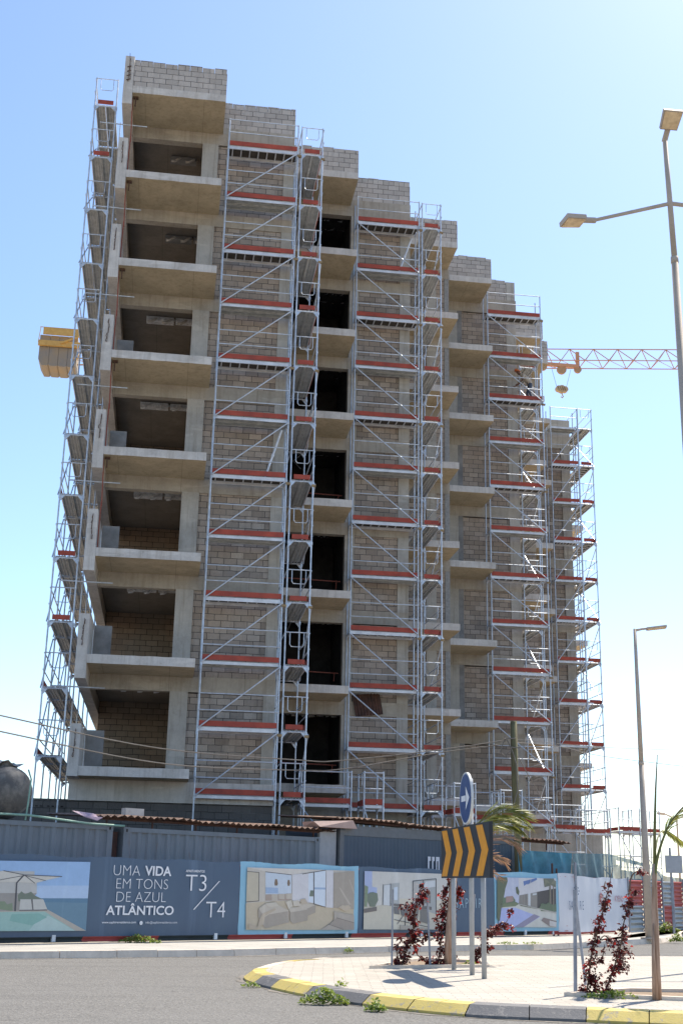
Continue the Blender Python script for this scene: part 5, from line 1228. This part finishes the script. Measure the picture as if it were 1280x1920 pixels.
while z < 37:
    for a, b_ in (((-.9, -.9), (.9, -.9)), ((.9, -.9), (.9, .9)), ((.9, .9), (-.9, .9)), ((-.9, .9), (-.9, -.9))): mb.tube((4+a[0], 84+a[1], z), (4+b_[0], 84+b_[1], z+1.8), .04, 4)
    z += 1.8
mb.build('mast', M['yellow'], crn)
def cwp(px, py): return vp(px, py, 86.2)
a, b_ = cwp(78, 652), cwp(148, 695)
for k in range(4):
    w_ = 2.35/4*1.0; x0 = cwp(78, 660).x+k*.66; zt, zb = cwp(100, 640).z+.1, cwp(100, 694).z
    mb = MB(); P = [(x0+.01, zt), (x0+.65, zt), (x0+.65, zb+.06), (x0+.56, zb), (x0+.1, zb), (x0+.01, zb+.06)] if k else [(x0-.08, zt), (x0+.65, zt), (x0+.65, zb+.06), (x0+.56, zb), (x0+.2, zb), (x0-.08, zb+.5)]
    vs = [(x, 85.4, z) for x, z in P]+[(x, 87.6, z) for x, z in P]; n_ = 6
    mb.add(vs, [tuple(range(n_-1, -1, -1)), tuple(range(n_, 2*n_))]+[(i, (i+1) % n_, n_+(i+1) % n_, n_+i) for i in range(n_)]); mb.build('counterweight', M['cw'], crn)
mb = MB(); zf_ = cwp(80, 653).z; x0, x1 = cwp(75, 650).x, cwp(160, 650).x
mb.box(x0, x1+3, 85.1, 85.3, zf_-.2, zf_+.2); mb.box(x0+.3, x1+3, 85.0, 85.08, cwp(100, 640).z, cwp(100, 627).z)
mb.tube((x0, 85.1, zf_), (x0+.1, 85.1, cwp(80, 625).z), .03, 4); mb.tube((x0+.05, 85.05, cwp(80, 625).z), (x1+2, 85.05, cwp(80, 625).z), .03, 4)
mb.tube((x0+1.6, 85.0, zf_), (x1, 85.0, zf_+.8), .08, 4); mb.build('service_platform', M['yellow'], crn)
tu = 26.3
mb = MB(); mb.box(tu-1.35, tu+1.35, cv(tu)-.95, cv(tu)-.75, zj-1.75, zj-1.50)
for q in (-1.3, 1.3): mb.box(tu+q-.12, tu+q+.12, cv(tu)-.9, cv(tu)-.75, zj-1.7, zj-.5)
mb.build('trolley', M['orange'], crn)
for q in (-1.25, 0.1, 1.3):
    mb = MB(); mb.tube((tu+q, cv(tu)-.9, zj-1.85-.1*(abs(q) < .5)), (tu+q, cv(tu)-.7, zj-1.85-.1*(abs(q) < .5)), .34 if abs(q) < .5 else .26, 16); mb.build('sheave', flat('sheave_tan', (.45, .27, .15)), crn)
hz = vp(1046, 738, cv(tu)).z; hx = vp(1046, 738, cv(tu)).x
mb = MB(); mb.tube((hx-.7, cv(tu)-.8, zj-1.9), (hx-.35, cv(tu)-.8, hz+.1), .015, 4); mb.tube((hx+.7, cv(tu)-.8, zj-1.9), (hx+.32, cv(tu)-.8, hz+.1), .015, 4); mb.build('hoist_rope', M['wire'], crn)
mb = MB()
for q, rr, dq in ((-.24, .22, 0), (0, .28, .03), (.24, .22, .06)): mb.tube((hx+q, cv(tu)-.95+dq, hz+.02), (hx+q, cv(tu)-.65+dq*1.5, hz+.02), rr, 14)
hb_ = mb.build('hook_block', flat('hook_block_paint', (.50, .36, .22)), crn)
mb = MB()
for k in range(4):
    x = hx-.34+k*.16; mb = MB(); mb.tube((x, cv(tu)-.955, hz+.16), (x+.10, cv(tu)-.955, hz-.12), .018, 5); mb.build('stripe', M['rebar'], hb_)
mb = MB(); mb.path([(hx, cv(tu)-.8, hz-.25), (hx+.02, cv(tu)-.8, hz-.42), (hx+.1, cv(tu)-.8, hz-.55), (hx+.02, cv(tu)-.8, hz-.64), (hx-.08, cv(tu)-.8, hz-.56)], .04, 6); mb.build('hook', flat('hook_block_paint', (.50, .36, .22)), crn)
for q in (31.5, 28.9):
    pass

# ------------------------------------------------------------------ worker on the right scaffold
def worker(base, label):
    rt = empty('person', base, label, 'person'); B = Vector(base)
    J = {'pel': (0, 0, .92), 'sp': (-.13, 0, 1.12), 'ch': (-.30, 0, 1.28), 'nk': (-.44, 0, 1.36), 'hd': (-.53, 0, 1.42), 'ht': (-.60, 0, 1.50),
         'hl': (.0, -.1, .86), 'kl': (-.07, -.12, .48), 'al': (.05, -.13, .07), 'tl': (-.12, -.14, .03), 'hr': (.02, .1, .86), 'kr': (-.12, .13, .48), 'ar': (.12, .15, .07), 'tr': (-.05, .16, .03),
         'sl': (-.33, -.19, 1.27), 'el': (-.40, -.24, .99), 'wl': (-.58, -.18, .82), 'sr': (-.33, .19, 1.27), 'er': (-.42, .24, 1.0), 'wr': (-.60, .14, .84)}
    E_ = [('pel', 'sp'), ('sp', 'ch'), ('ch', 'nk'), ('nk', 'hd'), ('hd', 'ht'), ('pel', 'hl'), ('hl', 'kl'), ('kl', 'al'), ('al', 'tl'), ('pel', 'hr'), ('hr', 'kr'), ('kr', 'ar'), ('ar', 'tr'), ('ch', 'sl'), ('sl', 'el'), ('el', 'wl'), ('ch', 'sr'), ('sr', 'er'), ('er', 'wr')]
    rad = {'pel': .135, 'sp': .13, 'ch': .14, 'nk': .055, 'hd': .095, 'ht': .075, 'hl': .095, 'kl': .06, 'al': .042, 'tl': .035, 'hr': .095, 'kr': .06, 'ar': .042, 'tr': .035, 'sl': .06, 'el': .042, 'wl': .028, 'sr': .06, 'er': .042, 'wr': .028}
    for sd, w_ in (('l', 'wl'), ('r', 'wr')):
        q = Vector(J[w_])
        palm = 'p'+sd; J[palm] = tuple(q+Vector((-.07, 0, -.03))); rad[palm] = .03; E_.append((w_, palm))
        for k, (dy, ln) in enumerate(((-.03, .075), (-.01, .085), (.01, .08), (.03, .06))):
            a, b_ = 'f%s%da' % (sd, k), 'f%s%db' % (sd, k)
            J[a] = tuple(Vector(J[palm])+Vector((-ln*.55, dy, -.01))); J[b_] = tuple(Vector(J[palm])+Vector((-ln*.9, dy*1.1, -.05))); rad[a] = .009; rad[b_] = .008; E_ += [(palm, a), (a, b_)]
        a = 't'+sd+'h'; J[a] = tuple(q+Vector((-.06, .045 if sd == 'l' else -.045, -.04))); rad[a] = .01; E_.append((w_, a))
    names = list(J); me = bpy.data.meshes.new('body'); me.from_pydata([Vector(J[n_])for n_ in names], [(names.index(a), names.index(b_)) for a, b_ in E_], [])
    o = bpy.data.objects.new('body', me); COL.objects.link(o); o.parent = rt
    md = o.modifiers.new('skin', 'SKIN'); sk = me.skin_vertices[0].data
    for i, n_ in enumerate(names): sk[i].radius = (rad[n_], rad[n_]); sk[i].use_root = (n_ == 'pel')
    o.modifiers.new('sub', 'SUBSURF').levels = 1; o.modifiers['sub'].render_levels = 2
    bpy.context.view_layer.update()
    m2 = bpy.data.meshes.new_from_object(o.evaluated_get(bpy.context.evaluated_depsgraph_get())); o.modifiers.clear(); o.data = m2
    mats = [flat('worker_skin', (.14, .075, .05)), flat('worker_shirt', (.50, .42, .32)), flat('worker_trousers', (.07, .085, .12)), flat('worker_boot', (.06, .045, .035))]
    m2.materials.clear()
    for q in mats: m2.materials.append(q)
    for p in m2.polygons:
        c = p.center; p.use_smooth = True
        if c.z < .14: k = 3
        elif c.z < .93 and c.x > -.28: k = 2
        elif c.x < -.47 or (c.z < 1.1 and c.x < -.36): k = 0
        else: k = 1
        p.material_index = k
    mb = MB(); c = B+Vector((-.56, 0, 1.47)); vs = []
    for j in range(6):
        ph = j*math.pi/2/5
        for i in range(16): t = 2*math.pi*i/16; vs.append(c+Vector((-.04*math.sin(ph), 0, 0))+Vector((math.cos(t)*math.cos(ph)*.14, math.sin(t)*math.cos(ph)*.115, math.sin(ph)*.12+math.cos(t)*-.02)))
    mb.add(vs, [(j*16+i, j*16+(i+1) % 16, (j+1)*16+(i+1) % 16, (j+1)*16+i) for j in range(5) for i in range(16)]+[tuple(range(15, -1, -1))])
    mb.build('helmet', flat('helmet_orange', (.60, .16, .05)), rt, smooth=True)
    return rt
wp = vp(1003, 742, 50.6)
worker((15.0, 49.32, lev[9]), 'worker in a light shirt and orange helmet bending over on the upper right scaffold')

# ------------------------------------------------------------------ light, sky, camera
w_ = bpy.data.worlds.new('World'); scene.world = w_; w_.use_nodes = True; nt = w_.node_tree
sky = nt.nodes.new('ShaderNodeTexSky'); sky.sky_type = 'NISHITA'; sky.sun_disc = False
SUN_EL, SUN_AZ = R(53), math.atan2(.69, .72)
sky.sun_elevation = SUN_EL; sky.sun_rotation = SUN_AZ; sky.air_density = 1.0; sky.dust_density = .5; sky.ozone_density = 3.0; sky.altitude = 0
bg = nt.nodes['Background']; bg.inputs['Strength'].default_value = .118; nt.links.new(sky.outputs[0], bg.inputs['Color'])
sl = bpy.data.lights.new('sun', 'SUN'); sl.energy = 4.2; sl.angle = R(.5); sl.color = (1, .91, .78)
so = bpy.data.objects.new('sun', sl); COL.objects.link(so)
dr = -Vector((math.sin(SUN_AZ)*math.cos(SUN_EL), math.cos(SUN_AZ)*math.cos(SUN_EL), math.sin(SUN_EL)))
so.rotation_euler = dr.to_track_quat('-Z', 'Y').to_euler(); so.location = (30, 30, 60)
cam = bpy.data.cameras.new('camera'); co = bpy.data.objects.new('camera', cam); COL.objects.link(co); scene.camera = co
cam.sensor_fit = 'VERTICAL'; cam.sensor_height = 36; cam.lens = F_PX/1920*36; cam.clip_end = 3000; cam.clip_start = .1
co.matrix_world = Matrix(((XR.x, YU.x, -FW.x, 0), (XR.y, YU.y, -FW.y, 0), (XR.z, YU.z, -FW.z, CAMZ), (0, 0, 0, 1)))
vs_ = scene.view_settings; vs_.view_transform = 'Standard'; vs_.look = 'None'; vs_.exposure = 1.0; vs_.gamma = 1; vs_.use_curve_mapping = False
